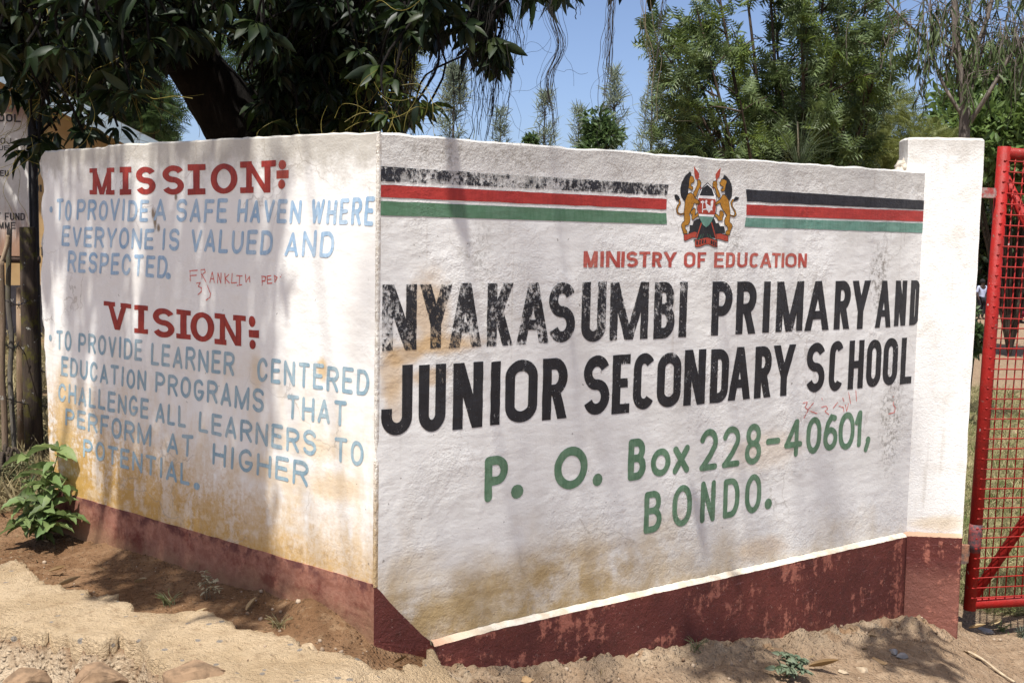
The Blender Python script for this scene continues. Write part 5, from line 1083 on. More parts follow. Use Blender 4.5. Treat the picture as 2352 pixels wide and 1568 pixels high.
# ================================================================== big shade tree over the wall
fig = empty("shade_tree", (-1.0, 7.2, 0), "big dark broad-leaved shade tree behind the wall, its two thick limbs parting, hung with vines", "tree")
fb = bark("dark_bark", (.007, .006, .005), (.016, .013, .011))
def pd(px, py, Y): return at_depth(px, py, Y)
base = Vector((pd(690, 400, 7.2).x, 7.2, -.1)); bz = pd(690, 330, 7.2)
ll = spline([base + Vector((-.05, 0, 0)), Vector((base.x - .08, 7.2, .9)), pd(590, 365, 7.2), pd(525, 270, 7.15), pd(455, 160, 7.05), pd(395, 40, 6.9), pd(300, -130, 6.5), pd(230, -330, 5.9), pd(180, -620, 5.2)], 6)
lr = spline([base + Vector((.05, .02, 0)), Vector((base.x + .10, 7.22, .9)), pd(745, 345, 7.2), pd(800, 200, 7.2), pd(850, 90, 7.1), pd(895, -20, 7.0), pd(960, -200, 6.7), pd(1010, -420, 6.0), pd(1040, -700, 5.2)], 6)
def taper(n, a, b, k=1.0): return [a + (b - a) * (i / (n - 1)) ** k for i in range(n)]
trunk = MB().tube(ll, [max(.05, .30 - .011 * i) if i < 12 else max(.05, .20 - .0026 * (i - 12)) for i in range(len(ll))], 18).tube(lr, [max(.06, .33 - .012 * i) if i < 12 else max(.05, .186 - .003 * (i - 12)) for i in range(len(lr))], 18)
lim = []
lim2 = [[lr[26], pd(700, -150, 6.8), pd(600, -420, 6.2), pd(500, -800, 5.2)], [ll[30], pd(120, -200, 6.0), pd(-80, -300, 5.2), pd(-300, -600, 4.4)], [lr[30], pd(1150, -180, 6.4), pd(1350, -280, 5.8), pd(1600, -420, 5.2)], [ll[36], pd(400, -600, 4.6), pd(600, -1100, 3.6)], [lr[38], pd(900, -900, 4.2), pd(760, -1500, 3.2)]]
for P_ in lim2: q_ = spline(P_, 8); trunk.tube(q_, taper(len(q_), .085, .03), 9)
tr_o = trunk.obj("trunk", fb, fig, True)
# displace bark a little
for v in tr_o.data.vertices:
    n_ = mnoise.fractal(v.co * 3.0, 1.0, 2.0, 3); v.co += v.normal * n_ * .035
BIG = leaf_template(1.0, .38, .2, .28, 4)
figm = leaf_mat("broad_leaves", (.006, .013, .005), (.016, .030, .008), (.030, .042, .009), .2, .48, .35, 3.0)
figl = leaf_mat("sun_tinted_broad_leaves", (.030, .055, .012), (.085, .115, .022), None, .35, .45, .4)  # lit copy of the broad leaf, sunlight mixed into its colour
cl_pos = []; cl_dir = []; cl_sz = []; twigs = []
def rosette(c, n, L, droop=.6, spread=1.0):
    d = RNG.normal(size=(n, 3)); d[:, 2] = d[:, 2] * .45 - droop; d /= np.linalg.norm(d, axis=1)[:, None]
    cl_pos.append(np.array(c)[None] + d * .02); cl_dir.append(d); cl_sz.append(L * RNG.uniform(.45, 1.25, n))
# (a) foliage seen above the wall: places given by where the sprays hang, each at its own depth
SPR = []
def sprays(n, x0, x1, y0, y1, d0, d1, keep=None):
    for _ in range(n):
        px, py = RNG.uniform(x0, x1), RNG.uniform(y0, y1)
        if keep is None or keep(px, py): SPR.append((px, py, RNG.uniform(d0, d1)))
def gap_left(px, py):                 # openings where the sky, the limb, the sign and the gable show
    if 325 < px < 640 and py > 140 and py > 140 + (px - 480) * .9: return False
    if abs(px - (392 + py * .55)) < 92 and py > 45: return RNG.random() < .07
    if px > 120 and py > 238: return RNG.random() < .10
    if px < 78 and (165 < py < 335): return False
    return True
sprays(270, -120, 360, -60, 330, 5.2, 7.6, gap_left); sprays(120, -120, 330, -80, 120, 5.0, 7.4); sprays(85, 300, 620, -80, 110, 5.4, 7.4); sprays(65, 520, 700, 60, 290, 7.3, 8.6, lambda a, b: b < 330 - (a < 560) * (560 - a) * .8 and a > 420 + b * .7)
sprays(130, 620, 930, -80, 130, 6.0, 7.6); sprays(95, 600, 880, 100, 310, 6.3, 7.2, lambda a, b: a < 900 - b * .25); sprays(14, 840, 960, 200, 285, 6.4, 7.2)
sprays(14, 905, 990, 0, 70, 5.6, 6.3); sprays(10, 960, 1060, -60, 20, 5.4, 6.0); sprays(16, 1050, 1150, -50, 125, 5.4, 6.0, lambda a, b: b < 40 + (a - 1050) * .9); sprays(8, 1170, 1300, -60, -18, 5.4, 6.0)
for px, py in ((90, 320), (62, 345), (130, 300), (20, 200), (250, 240), (300, 210), (270, 290), (190, 300), (210, 265), (870, 150), (905, 180), (930, 215), (960, 230), (985, 240), (890, 260), (1100, 110), (1130, 135), (1085, 60), (1030, 60), (1045, 30), (935, 25), (958, 58), (985, 30), (1000, 12), (1062, 44), (1092, 78), (1112, 98), (1126, 128), (1078, 108), (1142, 148), (1108, 52), (1050, 12), (1118, 20), (1085, 20), (1138, 95)): SPR.append((px, py, RNG.uniform(5.5, 6.2)))
for px, py, d_ in SPR:
    c = pd(px, py, d_); rosette(c, int(RNG.integers(8, 17)), (.118 if px < 900 else .12) * RNG.uniform(.65, 1.2), RNG.uniform(.2, 1.1)); L_ = RNG.uniform(.25, .6)
    twigs.append((spline([c, c + Vector((RNG.uniform(-.1, .1), RNG.uniform(-.1, .1), L_ * .5)), c + Vector((RNG.uniform(-.25, .25), RNG.uniform(-.1, .2), L_))], 3), .007))
n_vis = len(cl_pos)
# (b) the rest of the crown: overhead limbs spread out over the road side and shade the wall in hanging strings of leaves
CROWN = []
for _ in range(1100):
    p = Vector((RNG.uniform(-4.6, 1.2), RNG.uniform(5.3, 10.5), RNG.uniform(2.9, 7.0))); q_ = to_px(p)
    if q_[1] < -40 and ((p.x + 1.5) / 3.3) ** 2 + ((p.y - 8) / 3.0) ** 2 + ((p.z - 4.4) / 2.7) ** 2 < 1: CROWN.append(p)
for p in CROWN: rosette(p, 9, .19, .3)
def shade_string(target, t, ln, n, spread=.07, L=.15):
    """leafy hanging twig placed up the sun line above a spot on the wall or the ground"""
    c = Vector(target) + SUN * t
    if to_px(c - Vector((0, 0, ln)))[1] > -25 and c.y > .3: return
    for k in (0, .5, 1):                                             # the weed at the broken end stands in full sun
        e = c - Vector((0, 0, ln * k)); u = to_px(e - SUN * ((e.z - .22) / SUN.z))
        if -40 < u[0] < 200 and 1030 < u[1] < 1300: return
    k = np.linspace(0, 1, n); P_ = np.stack([c.x + .05 * np.sin(k * 5 + c.x * 9) + RNG.normal(0, spread, n) * .5, c.y + RNG.normal(0, spread, n), c.z - k * ln], 1)
    d = RNG.normal(size=(n, 3)); d[:, 2] -= 1.1; d /= np.linalg.norm(d, axis=1)[:, None]; cl_pos.append(P_); cl_dir.append(d); cl_sz.append(L * RNG.uniform(.7, 1.2, n))
    twigs.append(([c + Vector((0, 0, .25)), c - Vector((0, 0, ln))], .006))
def wl(px, py): return on_plane(px, py, CORNER, NL)
def wr(px, py): return on_plane(px, py, CORNER, NR)
LIT = [(118, 140, 480, 1120), (196, 214, 560, 1100), (296, 330, 300, 700), (405, 425, 340, 620), (470, 482, 380, 900), (355, 366, 800, 1250), (255, 266, 900, 1180), (540, 552, 600, 1000), (585, 600, 320, 560), (162, 172, 700, 1250), (428, 440, 980, 1300)]
x_ = 72.0
while x_ < 640:
    for py in np.arange(320, 1520, 62):
        px = x_ + RNG.uniform(-5, 5) + (py - 330) * (.01 if x_ < 560 else -.035)
        if (py > 1150 and px < 192) or py > 1335: continue
        lit = any(a - 10 < px < b + 10 and c < py < d for a, b, c, d in LIT)
        keep = .90 if x_ < 560 else (.7 if x_ < 610 else .3)
        if not lit and RNG.random() < keep: shade_string(wl(px, py), RNG.uniform(3.4, 5.6), RNG.uniform(.28, .5), int(RNG.integers(7, 11)), .022, .10)
    x_ += RNG.uniform(13, 20)
# soft far shade on the grazing-lit panel
for _ in range(44):
    px = RNG.uniform(980, 2120); shade_string(wr(px, RNG.uniform(380, 1450)), RNG.uniform(16.0, 24.0), RNG.uniform(.8, 1.6), int(RNG.integers(5, 8)), .20, .15)
# patches on the ground
def shade_ground(n, px0, px1, py0, py1, cond=None):
    for _ in range(n):
        px, py = RNG.uniform(px0, px1), RNG.uniform(py0, py1)
        if cond and not cond(px, py): continue
        shade_string(ground_at(px, py), RNG.uniform(3.8, 6.0), RNG.uniform(.15, .4), 8, .06, .15)
shade_ground(46, 200, 470, 1250, 1375, lambda a, b: b < 1390 - abs(a - 320) * .45 and b > 1262 + (a - 200) * .27); shade_ground(22, 1980, 2170, 1445, 1530, lambda a, b: abs((b - 1445) - (a - 1980) * .4) < 45)
shade_ground(12, 1640, 1740, 1480, 1520); shade_ground(10, 560, 640, 1290, 1390)
# branches that carry the hanging strings
for k_ in range(9):
    a = Vector((-3.2 + k_ * .55, 6.2, 5.6)); b = Vector((-2.9 + k_ * .42, 3.4 + .2 * math.sin(k_ * 2.1), 5.9 + .5 * math.sin(k_))); c = b + Vector((.3 * math.sin(k_ * 3), -2.2, .4)); twigs.append((spline([a, b, c], 6), .007))
Pa, Da, Sa = np.concatenate(cl_pos), np.concatenate(cl_dir), np.concatenate(cl_sz)
# right-flank sprays have sunlight put into their colour: brighter and yellower
pxs = np.array([to_px(p) for p in Pa]); sun_tinted = (pxs[:, 0] > 780) & (pxs[:, 1] > 150) & (pxs[:, 1] < 330) & (RNG.random(len(Pa)) < .7) & (Pa[:, 1] > 5)
leaves("crown", Pa[~sun_tinted], Da[~sun_tinted], Sa[~sun_tinted], BIG, figm, fig); o = leaves("crown", Pa[sun_tinted], Da[sun_tinted], Sa[sun_tinted], BIG, figl, fig); o['label'] = "yellow green leaf sprays tinted as if sunlit at the right edge of the crown"
tubes("twigs", twigs, fb, fig, 4)
# yellow parasitic threads tangled through the leaves
td = []; rng = random.Random(3)
for _ in range(110):
    if rng.random() < .6: px, py = rng.uniform(0, 330), rng.uniform(0, 330)
    else: px, py = rng.choice([(rng.uniform(600, 980), rng.uniform(0, 300)), (rng.uniform(840, 1000), rng.uniform(150, 290))])
    p = pd(px, py, rng.uniform(5.3, 6.6)); P_ = [p]; d = Vector((rng.uniform(-1, 1), rng.uniform(-.4, .4), rng.uniform(-1.6, .4)))
    for _k in range(rng.randint(4, 8)): d = (d + Vector((rng.uniform(-.9, .9), rng.uniform(-.5, .5), rng.uniform(-.9, .7)))).normalized(); p = p + d * .075; P_.append(p)
    td.append((spline(P_, 4), .0011))
o = tubes("dodder_threads", td, simple("dodder", (.30, .24, .05), .5, .3, 10, 0), fig, 4); o['kind'] = 'stuff'

# ================================================================== dry vines hanging in front of the sky
vm = simple("dry_vine", (.05, .042, .036), .85, .4, 20, 0); vp = simple("pale_vine", (.20, .16, .10), .8, .3, 20, 0)
def vine(px0, py0, px1, py1, Y, strands, spread, label, bend=(), pale=False, seed=0):
    rng = random.Random(seed * 13 + 5); mb = MB()
    for s_ in range(int(strands * 1.8)):
        e = rng.uniform(.55, 1.0) if s_ else 1.0; off = rng.gauss(0, spread * 1.25) if s_ else 0; Ys = Y + rng.uniform(-.08, .08); n = 13; P_ = []; vb = rng.uniform(.5, 1.25) if s_ else 1.0; ph = rng.uniform(0, 6)
        for i in range(n + 1):
            t = i / n * e; x = px0 + (px1 - px0) * t + off * (.3 + .9 * abs(math.sin(t * 2.6 + s_))) + spread * .35 * math.sin(t * 5 + ph) + rng.gauss(0, .9 + spread * .05); y = py0 + (py1 - py0) * t
            for (bt, bx) in bend: x += vb * bx * math.exp(-((t - bt) / .13) ** 2)
            P_.append(pd(x, y, Ys))
        mb.tube(spline(P_, 3), .0024 if s_ == 0 else rng.uniform(.0008, .0017), 4, False)
    for _ in range(strands // 3):                                       # loose curling ends
        t = rng.uniform(.1, .9); p = pd(px0 + (px1 - px0) * t, py0 + (py1 - py0) * t, Y); P_ = [p]; a = rng.uniform(0, 6.28)
        for k in range(7): a += rng.uniform(-.9, .9); p = p + Vector((math.cos(a) * .035, 0, math.sin(a) * .03 - .02)); P_.append(p)
        mb.tube(spline(P_, 3), .0008, 4, False)
    return tag(mb.obj("hanging_vine", vp if pale else vm, None, True), label, "vine", "dry vines hanging from the tree")
VN = [(1122, -40, 1100, 310, 5.7, 16, 16, "thick dark vine bundle nearest the leafy branch, ending above the wall top", ((.5, -8),)), (1108, -40, 1075, 325, 5.9, 10, 22, "loose wispy vine strands in front of the tallest left conifer", ()), (1030, 60, 985, 200, 5.8, 8, 8, "short dark forked vine hanging left of the leafy branch", ((.5, 6),)), (1180, -40, 1110, 330, 5.8, 10, 18, "sloping vine bundle right of the thickest bundle, leaning left as it falls", ()), (1208, -40, 1160, 275, 5.9, 2, 6, "single straight thin vine between the sloping bundle and the kinked vine", ()),
      (1262, -40, 1272, 330, 5.75, 12, 9, "kinked dark vine with a bulge to the right at mid height", ((.38, 22), (.62, -11))), (1412, -40, 1388, 255, 5.8, 9, 7, "straight dark vine bundle hanging in the middle of the open sky", ()), (1228, -40, 1222, 70, 5.7, 4, 8, "short looped vine hanging from the top between two long ones", ()), (1530, -40, 1500, 180, 6.0, 4, 4, "thin straight vine in front of the feathery tree's left edge", ()), (1485, -40, 1495, 320, 6.0, 3, 9, "pale wispy vine left of the feathery tree", ((.5, 14),)),
      (945, 170, 940, 320, 6.2, 9, 14, "pale tangle of vine strands below the yellow green leaves", ()), (372, 150, 365, 300, 6.3, 6, 14, "fine grey vine strands in the gap left of the leaning limb", ())]
VN += [(1060, -40, 1048, 240, 5.9, 7, 16, "faint loose vine strands left of the loose wispy ones", ((.6, 8),)), (1152, -40, 1128, 318, 5.85, 9, 12, "fine dark vine between the thickest bundle and the single straight vine", ((.3, 10),)), (1195, -40, 1195, 150, 5.75, 5, 12, "short curling vine strands right of the sloping bundle", ((.5, -10),)), (1330, -40, 1322, 45, 5.8, 3, 7, "very short vine wisps above the open sky", ())]
for i, a in enumerate(VN): vine(*a[:8], bend=a[8], pale=i in (9, 10), seed=i)

# ================================================================== trees beyond the wall
def frond_template(n=7, W=.5, pw=.035):
    """feathery compound leaf along +x"""
    V = []; F = []
    for i in range(n):
        t = (i + .6) / n; w = W * (.45 + .55 * math.sin(math.pi * min(1, t * .8 + .15)));
        for s_ in (-1, 1):
            a = len(V); bx = t; V += [(bx - pw, 0, -.10 * t * t), (bx + pw, 0, -.10 * t * t), (bx + .10 + pw * .6, s_ * w * .55, -.10 * t * t - .05), (bx + .20, s_ * w, -.1 * t * t - .14)]; F.append((a, a + 1, a + 2, a + 3))
    a = len(V); V += [(0, -.012, 0), (0, .012, 0), (1.05, .01, -.12), (1.05, -.01, -.12)]; F.append((a, a + 1, a + 2, a + 3)); return np.array(V), np.array(F)
FROND = frond_template(); FROND2 = frond_template(5, .42, .065)
def crown_from(branches, n, L, zb, jit, t0=.35):
    pos = []; dr = []
    for _ in range(n):
        P_ = branches[int(RNG.integers(len(branches)))]; t = t0 + (1 - t0) * RNG.random() ** .8; f = t * (len(P_) - 1); i = min(int(f), len(P_) - 2); p = P_[i] + (P_[i + 1] - P_[i]) * (f - i); ax = (P_[i + 1] - P_[i]).normalized()
        d = np.array(ax) * .7 + RNG.normal(size=3) * .8 + np.array([0, 0, zb]); d /= np.linalg.norm(d); pos.append(np.array(p) + RNG.normal(size=3) * jit); dr.append(d)
    return np.array(pos), np.array(dr)
GY = 15.0
grev = empty("feathery_tree", Vector((pd(1830, 400, GY).x, GY, -.8)), "tall feathery-leaved tree with many fanning stems, rising behind the crest", "tree")
g0 = Vector((pd(1840, 430, GY).x, GY, -.8)); stems = []; rng = random.Random(8)
TIPS = [(1548, 150), (1570, 230), (1565, 80), (1600, 20), (1640, -80), (1700, -140), (1760, -160), (1830, -180), (1900, -140), (1950, -60), (1985, 40), (2035, 85), (2025, 160), (1990, 210), (1620, 160), (1700, 80), (1780, 20), (1860, 10), (1930, 80), (1590, 290), (1700, 230), (1790, 170), (1880, 170), (1960, 280), (1840, 260), (1560, 285), (1650, 330), (1920, 340)]
for (tx, ty) in TIPS:
    Yt = GY + rng.uniform(-1.3, 1.3); tip = pd(tx, ty, Yt); mid = g0 + (tip - g0) * .5 + Vector((rng.uniform(-.1, .1), rng.uniform(-.2, .2), .35)); stems.append(spline([g0 + Vector((rng.uniform(-.15, .15), rng.uniform(-.15, .15), 0)), mid, tip], 7))
subs = []
for P_ in stems:
    for _ in range(8):
        i = rng.randint(4, len(P_) - 2); d = (P_[i + 1] - P_[i]).normalized(); e = P_[i] + d * rng.uniform(.25, .5) + Vector((rng.uniform(-.6, .6), rng.uniform(-.6, .6), rng.uniform(-.25, .3))); subs.append(spline([P_[i], (P_[i] + e) / 2 + Vector((0, 0, .05)), e], 3))
tubes("trunk", [(P_, taper(len(P_), .045, .008)) for P_ in stems] + [(P_, taper(len(P_), .012, .004)) for P_ in subs], bark("grey_brown_bark", (.05, .036, .026), (.10, .075, .055)), grev, 6)
gm1 = leaf_mat("feathery_leaves", (.060, .090, .030), (.125, .165, .055), (.040, .062, .024), .22, .5, .35, 1.6); gm2 = leaf_mat("young_feathery_leaves", (.09, .14, .03), (.15, .19, .04), None, .35, .5, .4)
p1_, d1_ = crown_from(subs, 1350, .3, .15, .10, .25); p2_, d2_ = crown_from(stems, 220, .3, .2, .10, .6)
P_ = np.concatenate([p1_, p2_]); D_ = np.concatenate([d1_, d2_]); pp = np.array([to_px(p) for p in P_]); ok = ~((np.abs(pp[:, 0] - 1650 - (pp[:, 1] - 250) * .45) < 42) & (pp[:, 1] > 190) & (pp[:, 1] < 350) & (RNG.random(len(P_)) < .75)) & (vnoise(pp[:, 0] / 46, pp[:, 1] / 46, 77) > .30) & (pp[:, 0] > 1490); P_, D_ = P_[ok], D_[ok]
k_ = 7; P_ = np.repeat(P_, k_, 0) + RNG.normal(0, .025, (len(P_) * k_, 3)); D_ = np.repeat(D_, k_, 0) * .8 + rand_dirs(len(P_), .1) * .9
yng = np.repeat(RNG.random(len(P_) // 7) < .13, 7)
leaves("crown", P_[~yng], D_[~yng], RNG.uniform(.13, .25, (~yng).sum()), FROND2, gm1, grev, .9, False); leaves("crown", P_[yng], D_[yng], RNG.uniform(.13, .24, yng.sum()), FROND2, gm2, grev, .9, False)['label'] = "yellowish young fronds"
NEED = (np.array([(0, -.03, 0), (0, .03, 0), (.5, .04, -.04), (.5, -.04, -.04), (1, .008, -.18), (1, -.008, -.18)]), np.array([(0, 1, 2, 3), (3, 2, 4, 5)]))
cas_m = leaf_mat("conifer_needles", (.17, .205, .15), (.23, .265, .19), (.13, .165, .12), .35, .7, .25, .6); cas_b = bark("conifer_bark", (.08, .07, .06), (.13, .11, .095))
def conifer(px, pyt, Y, w, label, lean=0, n=2200, seed=0):
    rng = random.Random(seed); top = pd(px, pyt, Y); b = Vector((top.x, Y, -1.2)); t = empty("conifer", b, label, "tree", "slender conifers beyond the wall"); H = top.z - b.z
    tubes("trunk", [([b, b + (top - b) * .5, top], [.09, .06, .01])], cas_b, t, 7); br = []
    for k in range(110):
        f = 1 - rng.random() ** 1.25 * .62; z = b.z + H * f; r = w * (1 - f) ** .75 * rng.uniform(.55, 1.25) + .08; a = rng.uniform(0, 6.28); s_ = Vector((top.x, Y, z)); e = s_ + Vector((math.cos(a) * r, math.sin(a) * r, r * rng.uniform(.7, 1.5))); br.append([s_, s_ + (e - s_) * .55 + Vector((0, 0, -.04)), e])
    tubes("branches", [(q_, [.010, .007, .003]) for q_ in br], cas_b, t, 4); p_, d_ = crown_from(br, n, .2, .25, .05, .25); leaves("crown", p_, d_, RNG.uniform(.16, .40, n), NEED, cas_m, t, 1.0, False); return t
conifer(1043, 160, 34, 1.05, "broadest slender conifer, left of all, behind the hanging vines", n=2600, seed=1); conifer(1252, 222, 36, .75, "small thin conifer above the middle of the wall, second from the left", n=1100, seed=2)
conifer(1412, 168, 36, .85, "thin conifer with a dark leafy bush at its foot", n=1400, seed=3); conifer(1500, 180, 36, .95, "thin conifer close beside the feathery tree", n=1600, seed=4); conifer(1572, 250, 38, .7, "short conifer mostly hidden behind the feathery tree", n=900, seed=5)
conifer(1150, 262, 40, .6, "faint little conifer tip between the broadest conifer and the small thin one", n=900, seed=16); conifer(1330, 255, 39, .6, "faint little conifer tip left of the leafy bush", n=900, seed=17)
SM = leaf_template(1.0, .42, .1, .15, 2)
def blob_tree(name, cx, cy, rx, ry, Y, n, L, mat, label, cat, tmpl=SM, ry_depth=None, lumps=14, seed=0, trunk_r=.07, bk=None, group=None, zb=.1, zbase=-1.0):
    """crown made of many overlapping leaf clumps on a branching trunk"""
    rng = np.random.default_rng(seed); k = Y / FPX; c = pd(cx, cy, Y); t = empty(name, Vector((c.x, Y, zbase)), label, cat, group); dy = ry_depth or rx * k * .8
    C_ = []; paths = []
    for i in range(lumps):
        d = rng.normal(size=3); d /= np.linalg.norm(d); d *= rng.random() ** .4; C_.append(np.array([c.x + d[0] * rx * k, Y + d[1] * dy, c.z + d[2] * ry * k]))
        b = Vector((c.x, Y, zbase)); e = Vector(C_[-1]); paths.append((spline([b, b + (e - b) * .45 + Vector((0, 0, .15)), e], 5), taper(11, trunk_r, .012)))
    tubes("trunk", paths, bk or cas_b, t, 6); rr = min(rx, ry) * k * .55; idx = rng.integers(0, lumps, n); d = rng.normal(size=(n, 3)); d /= np.linalg.norm(d, axis=1)[:, None]; R_ = rr * rng.uniform(.45, 1.15, n) * (.6 + .7 * rng.random(lumps))[idx]
    p_ = np.array(C_)[idx] + d * R_[:, None] * np.array([1.15, 1.15, .85]); dd = d + rng.normal(size=(n, 3)) * .6; dd[:, 2] += zb; leaves("crown", p_, dd, L * rng.uniform(.6, 1.3, n), tmpl, mat, t, .9, False); return t
gr1 = leaf_mat("bush_leaves", (.045, .080, .026), (.080, .125, .040), (.030, .055, .02), .3, .5, .4, .8); gr2 = leaf_mat("olive_leaves", (.105, .125, .032), (.17, .185, .05), (.065, .085, .022), .3, .55, .3, .7); gr3 = leaf_mat("dark_hedge_leaves", (.016, .030, .010), (.035, .055, .016), (.010, .018, .007), .2, .5, .4, .5)
gr4 = leaf_mat("bright_leaves", (.075, .125, .032), (.13, .185, .05), (.04, .075, .022), .3, .45, .45, .7)
bb = bark("brown_bark", (.045, .034, .026), (.09, .07, .052))
blob_tree("leafy_bush", 1372, 315, 42, 45, 24, 1600, .16, gr1, "small dark leafy bush at the foot of a thin conifer", "bush", seed=3, lumps=9, bk=bb)
blob_tree("leafy_bush", 1225, 322, 16, 12, 26, 300, .12, gr1, "tiny bush tip showing just above the wall top below the kinked vine", "bush", seed=4, lumps=4, bk=bb)
blob_tree("spreading_tree", 1940, 335, 240, 110, 22, 9000, .20, gr2, "olive green thorn tree spreading between the feathery tree and the white pillar", "tree", FROND, seed=5, lumps=30, bk=bb, zb=.0)
blob_tree("leafy_tree", 2350, 285, 165, 165, 24, 8000, .24, gr4, "bright green leafy tree behind the eucalyptus at the right edge", "tree", seed=6, lumps=34, bk=bb, trunk_r=.035)
blob_tree("leafy_tree", 2270, 470, 260, 140, 47, 9000, .45, gr3, "dark green tree filling the gap between the pillar and the gate", "tree", seed=7, lumps=30, bk=bb, zbase=-1.5)
blob_tree("leafy_tree", 2380, 560, 200, 110, 48, 5000, .42, gr1, "shaded tree far behind the pupils", "tree", seed=8, lumps=24, bk=bb, zbase=-1.7)
blob_tree("leafy_tree", 2180, 610, 220, 90, 56, 5000, .45, gr3, "dark tree farthest back, above the standing pupils", "tree", seed=9, lumps=24, bk=bb, zbase=-1.7)
blob_tree("leafy_bush", 2232, 760, 26, 50, 13, 1400, .09, gr1, "low green bush just beyond the pillar's right edge", "bush", seed=10, lumps=10, bk=bb, trunk_r=.012, zbase=-.75)
blob_tree("leafy_tree", 300, 215, 75, 120, 17, 3600, .20, gr1, "half shaded tree behind the building, left of the leaning limb", "tree", FROND, seed=11, lumps=16, bk=bb)
blob_tree("leafy_tree", 60, 160, 240, 170, 19, 6000, .26, gr3, "dark tree behind the classroom at the left edge", "tree", seed=12, lumps=24, bk=bb)
blob_tree("flat_topped_tree", 372, 322, 32, 10, 40, 700, .3, gr1, "tiny flat-topped tree in the sky gap beside the roof end", "tree", FROND, seed=13, lumps=7, bk=bb)
blob_tree("leafy_tree", 640, 190, 120, 130, 18, 4000, .2, gr1, "tree glimpsed between the two limbs of the shade tree", "tree", FROND, seed=14, lumps=18, bk=bb)
blob_tree("leafy_tree", 925, 130, 26, 60, 16, 420, .22, gr2, "spindly tree tip right of the right-hand limb", "tree", FROND, seed=15, lumps=6, bk=bb)
# young needle-leaved sapling just behind the wall
sap = empty("sapling", at_depth(1835, 390, 7.6), "pale green needle-leaved sapling standing behind the wall top", "plant"); ns = []
for _ in range(110): e = pd(1835 + rng.gauss(0, 48), rng.uniform(250, 385), 7.6 + rng.uniform(-.2, .2)); s_ = pd(1835, 395, 7.6); ns.append(spline([s_, s_ + (e - s_) * .5 + Vector((0, 0, .06)), e], 4))
tubes("needles", [(q_, taper(len(q_), .0014, .0005)) for q_ in ns] , leaf_mat("sapling_needles", (.07, .10, .04), (.11, .14, .06), None, .3), sap, 4)
tubes("stem", [([Vector((sap.location.x, 7.6, .0)), pd(1836, 395, 7.6), pd(1832, 280, 7.6)], [.014, .009, .003])], bark("pale_bark", (.22, .18, .12), (.32, .27, .19)), sap, 6)

# ---- eucalyptus
EY = 13.0; euc = empty("eucalyptus_tree", Vector((pd(2214, 330, EY).x, EY, -.75)), "slender grey barked eucalyptus with drooping sparse leaves behind the white pillar", "tree")
eb = bark("smooth_grey_bark", (.10, .082, .07), (.19, .16, .135), 9); e0 = Vector((euc.location.x, EY, -.75))
EB = [([e0, pd(2214, 330, EY), pd(2210, 200, EY), pd(2198, 120, EY), pd(2192, 0, EY), pd(2188, -160, EY)], .068, .024), ([pd(2214, 220, EY), pd(2235, 130, EY), pd(2262, 60, EY), pd(2285, -30, EY), pd(2310, -160, EY)], .034, .016), ([pd(2212, 270, EY), pd(2165, 190, EY), pd(2130, 100, EY + .2), pd(2085, 55, EY + .2), pd(2035, 0, EY + .2), pd(2005, -50, EY + .2)], .022, .008), ([pd(2216, 300, EY), pd(2270, 215, EY - .2), pd(2320, 130, EY - .2), pd(2370, 60, EY - .2)], .026, .014), ([pd(2218, 250, EY), pd(2245, 160, EY + .1), pd(2265, 60, EY + .1), pd(2270, -30, EY + .1)], .016, .008), ([pd(2085, 55, EY + .2), pd(2060, 75, EY + .2), pd(2040, 30, EY + .2)], .007, .004), ([pd(2198, 120, EY), pd(2150, 80, EY), pd(2135, -20, EY)], .014, .006), ([pd(2320, 130, EY - .2), pd(2330, 90, EY - .2), pd(2328, 60, EY - .2)], .012, .006)]
ep = []
for P_, a, b in EB: q_ = spline(P_, 5); ep.append((q_, taper(len(q_), a, b)))
tubes("trunk", ep, eb, euc, 10); GUM = leaf_template(1.0, .17, .1, .3, 3); gp_ = []; gd_ = []; tw = []
for _ in range(260):
    q_, _r = ep[int(RNG.integers(0, len(ep)))]; i = int(RNG.integers(len(q_) // 2, len(q_) - 1)); p = q_[i]; u = to_px(p)
    if u[1] > 215 or (u[0] < 2135 and RNG.random() < .88): continue
    e = p + Vector((RNG.uniform(-.45, .45), RNG.uniform(-.4, .4), RNG.uniform(-.3, .25))); f = e + Vector((RNG.uniform(-.1, .1), 0, -RNG.uniform(.15, .5))); tw.append((spline([p, e, f], 4), .004))
    for k in range(int(RNG.integers(6, 13))): a = RNG.random(); gp_.append(np.array(e + (f - e) * a)); gd_.append(np.array([RNG.normal() * .45, RNG.normal() * .45, -1.0]))
tubes("twigs", tw, eb, euc, 4); leaves("crown", gp_, gd_, RNG.uniform(.09, .16, len(gp_)), GUM, leaf_mat("gum_leaves", (.050, .075, .026), (.095, .125, .045), None, .25, .55, .3), euc, .9)

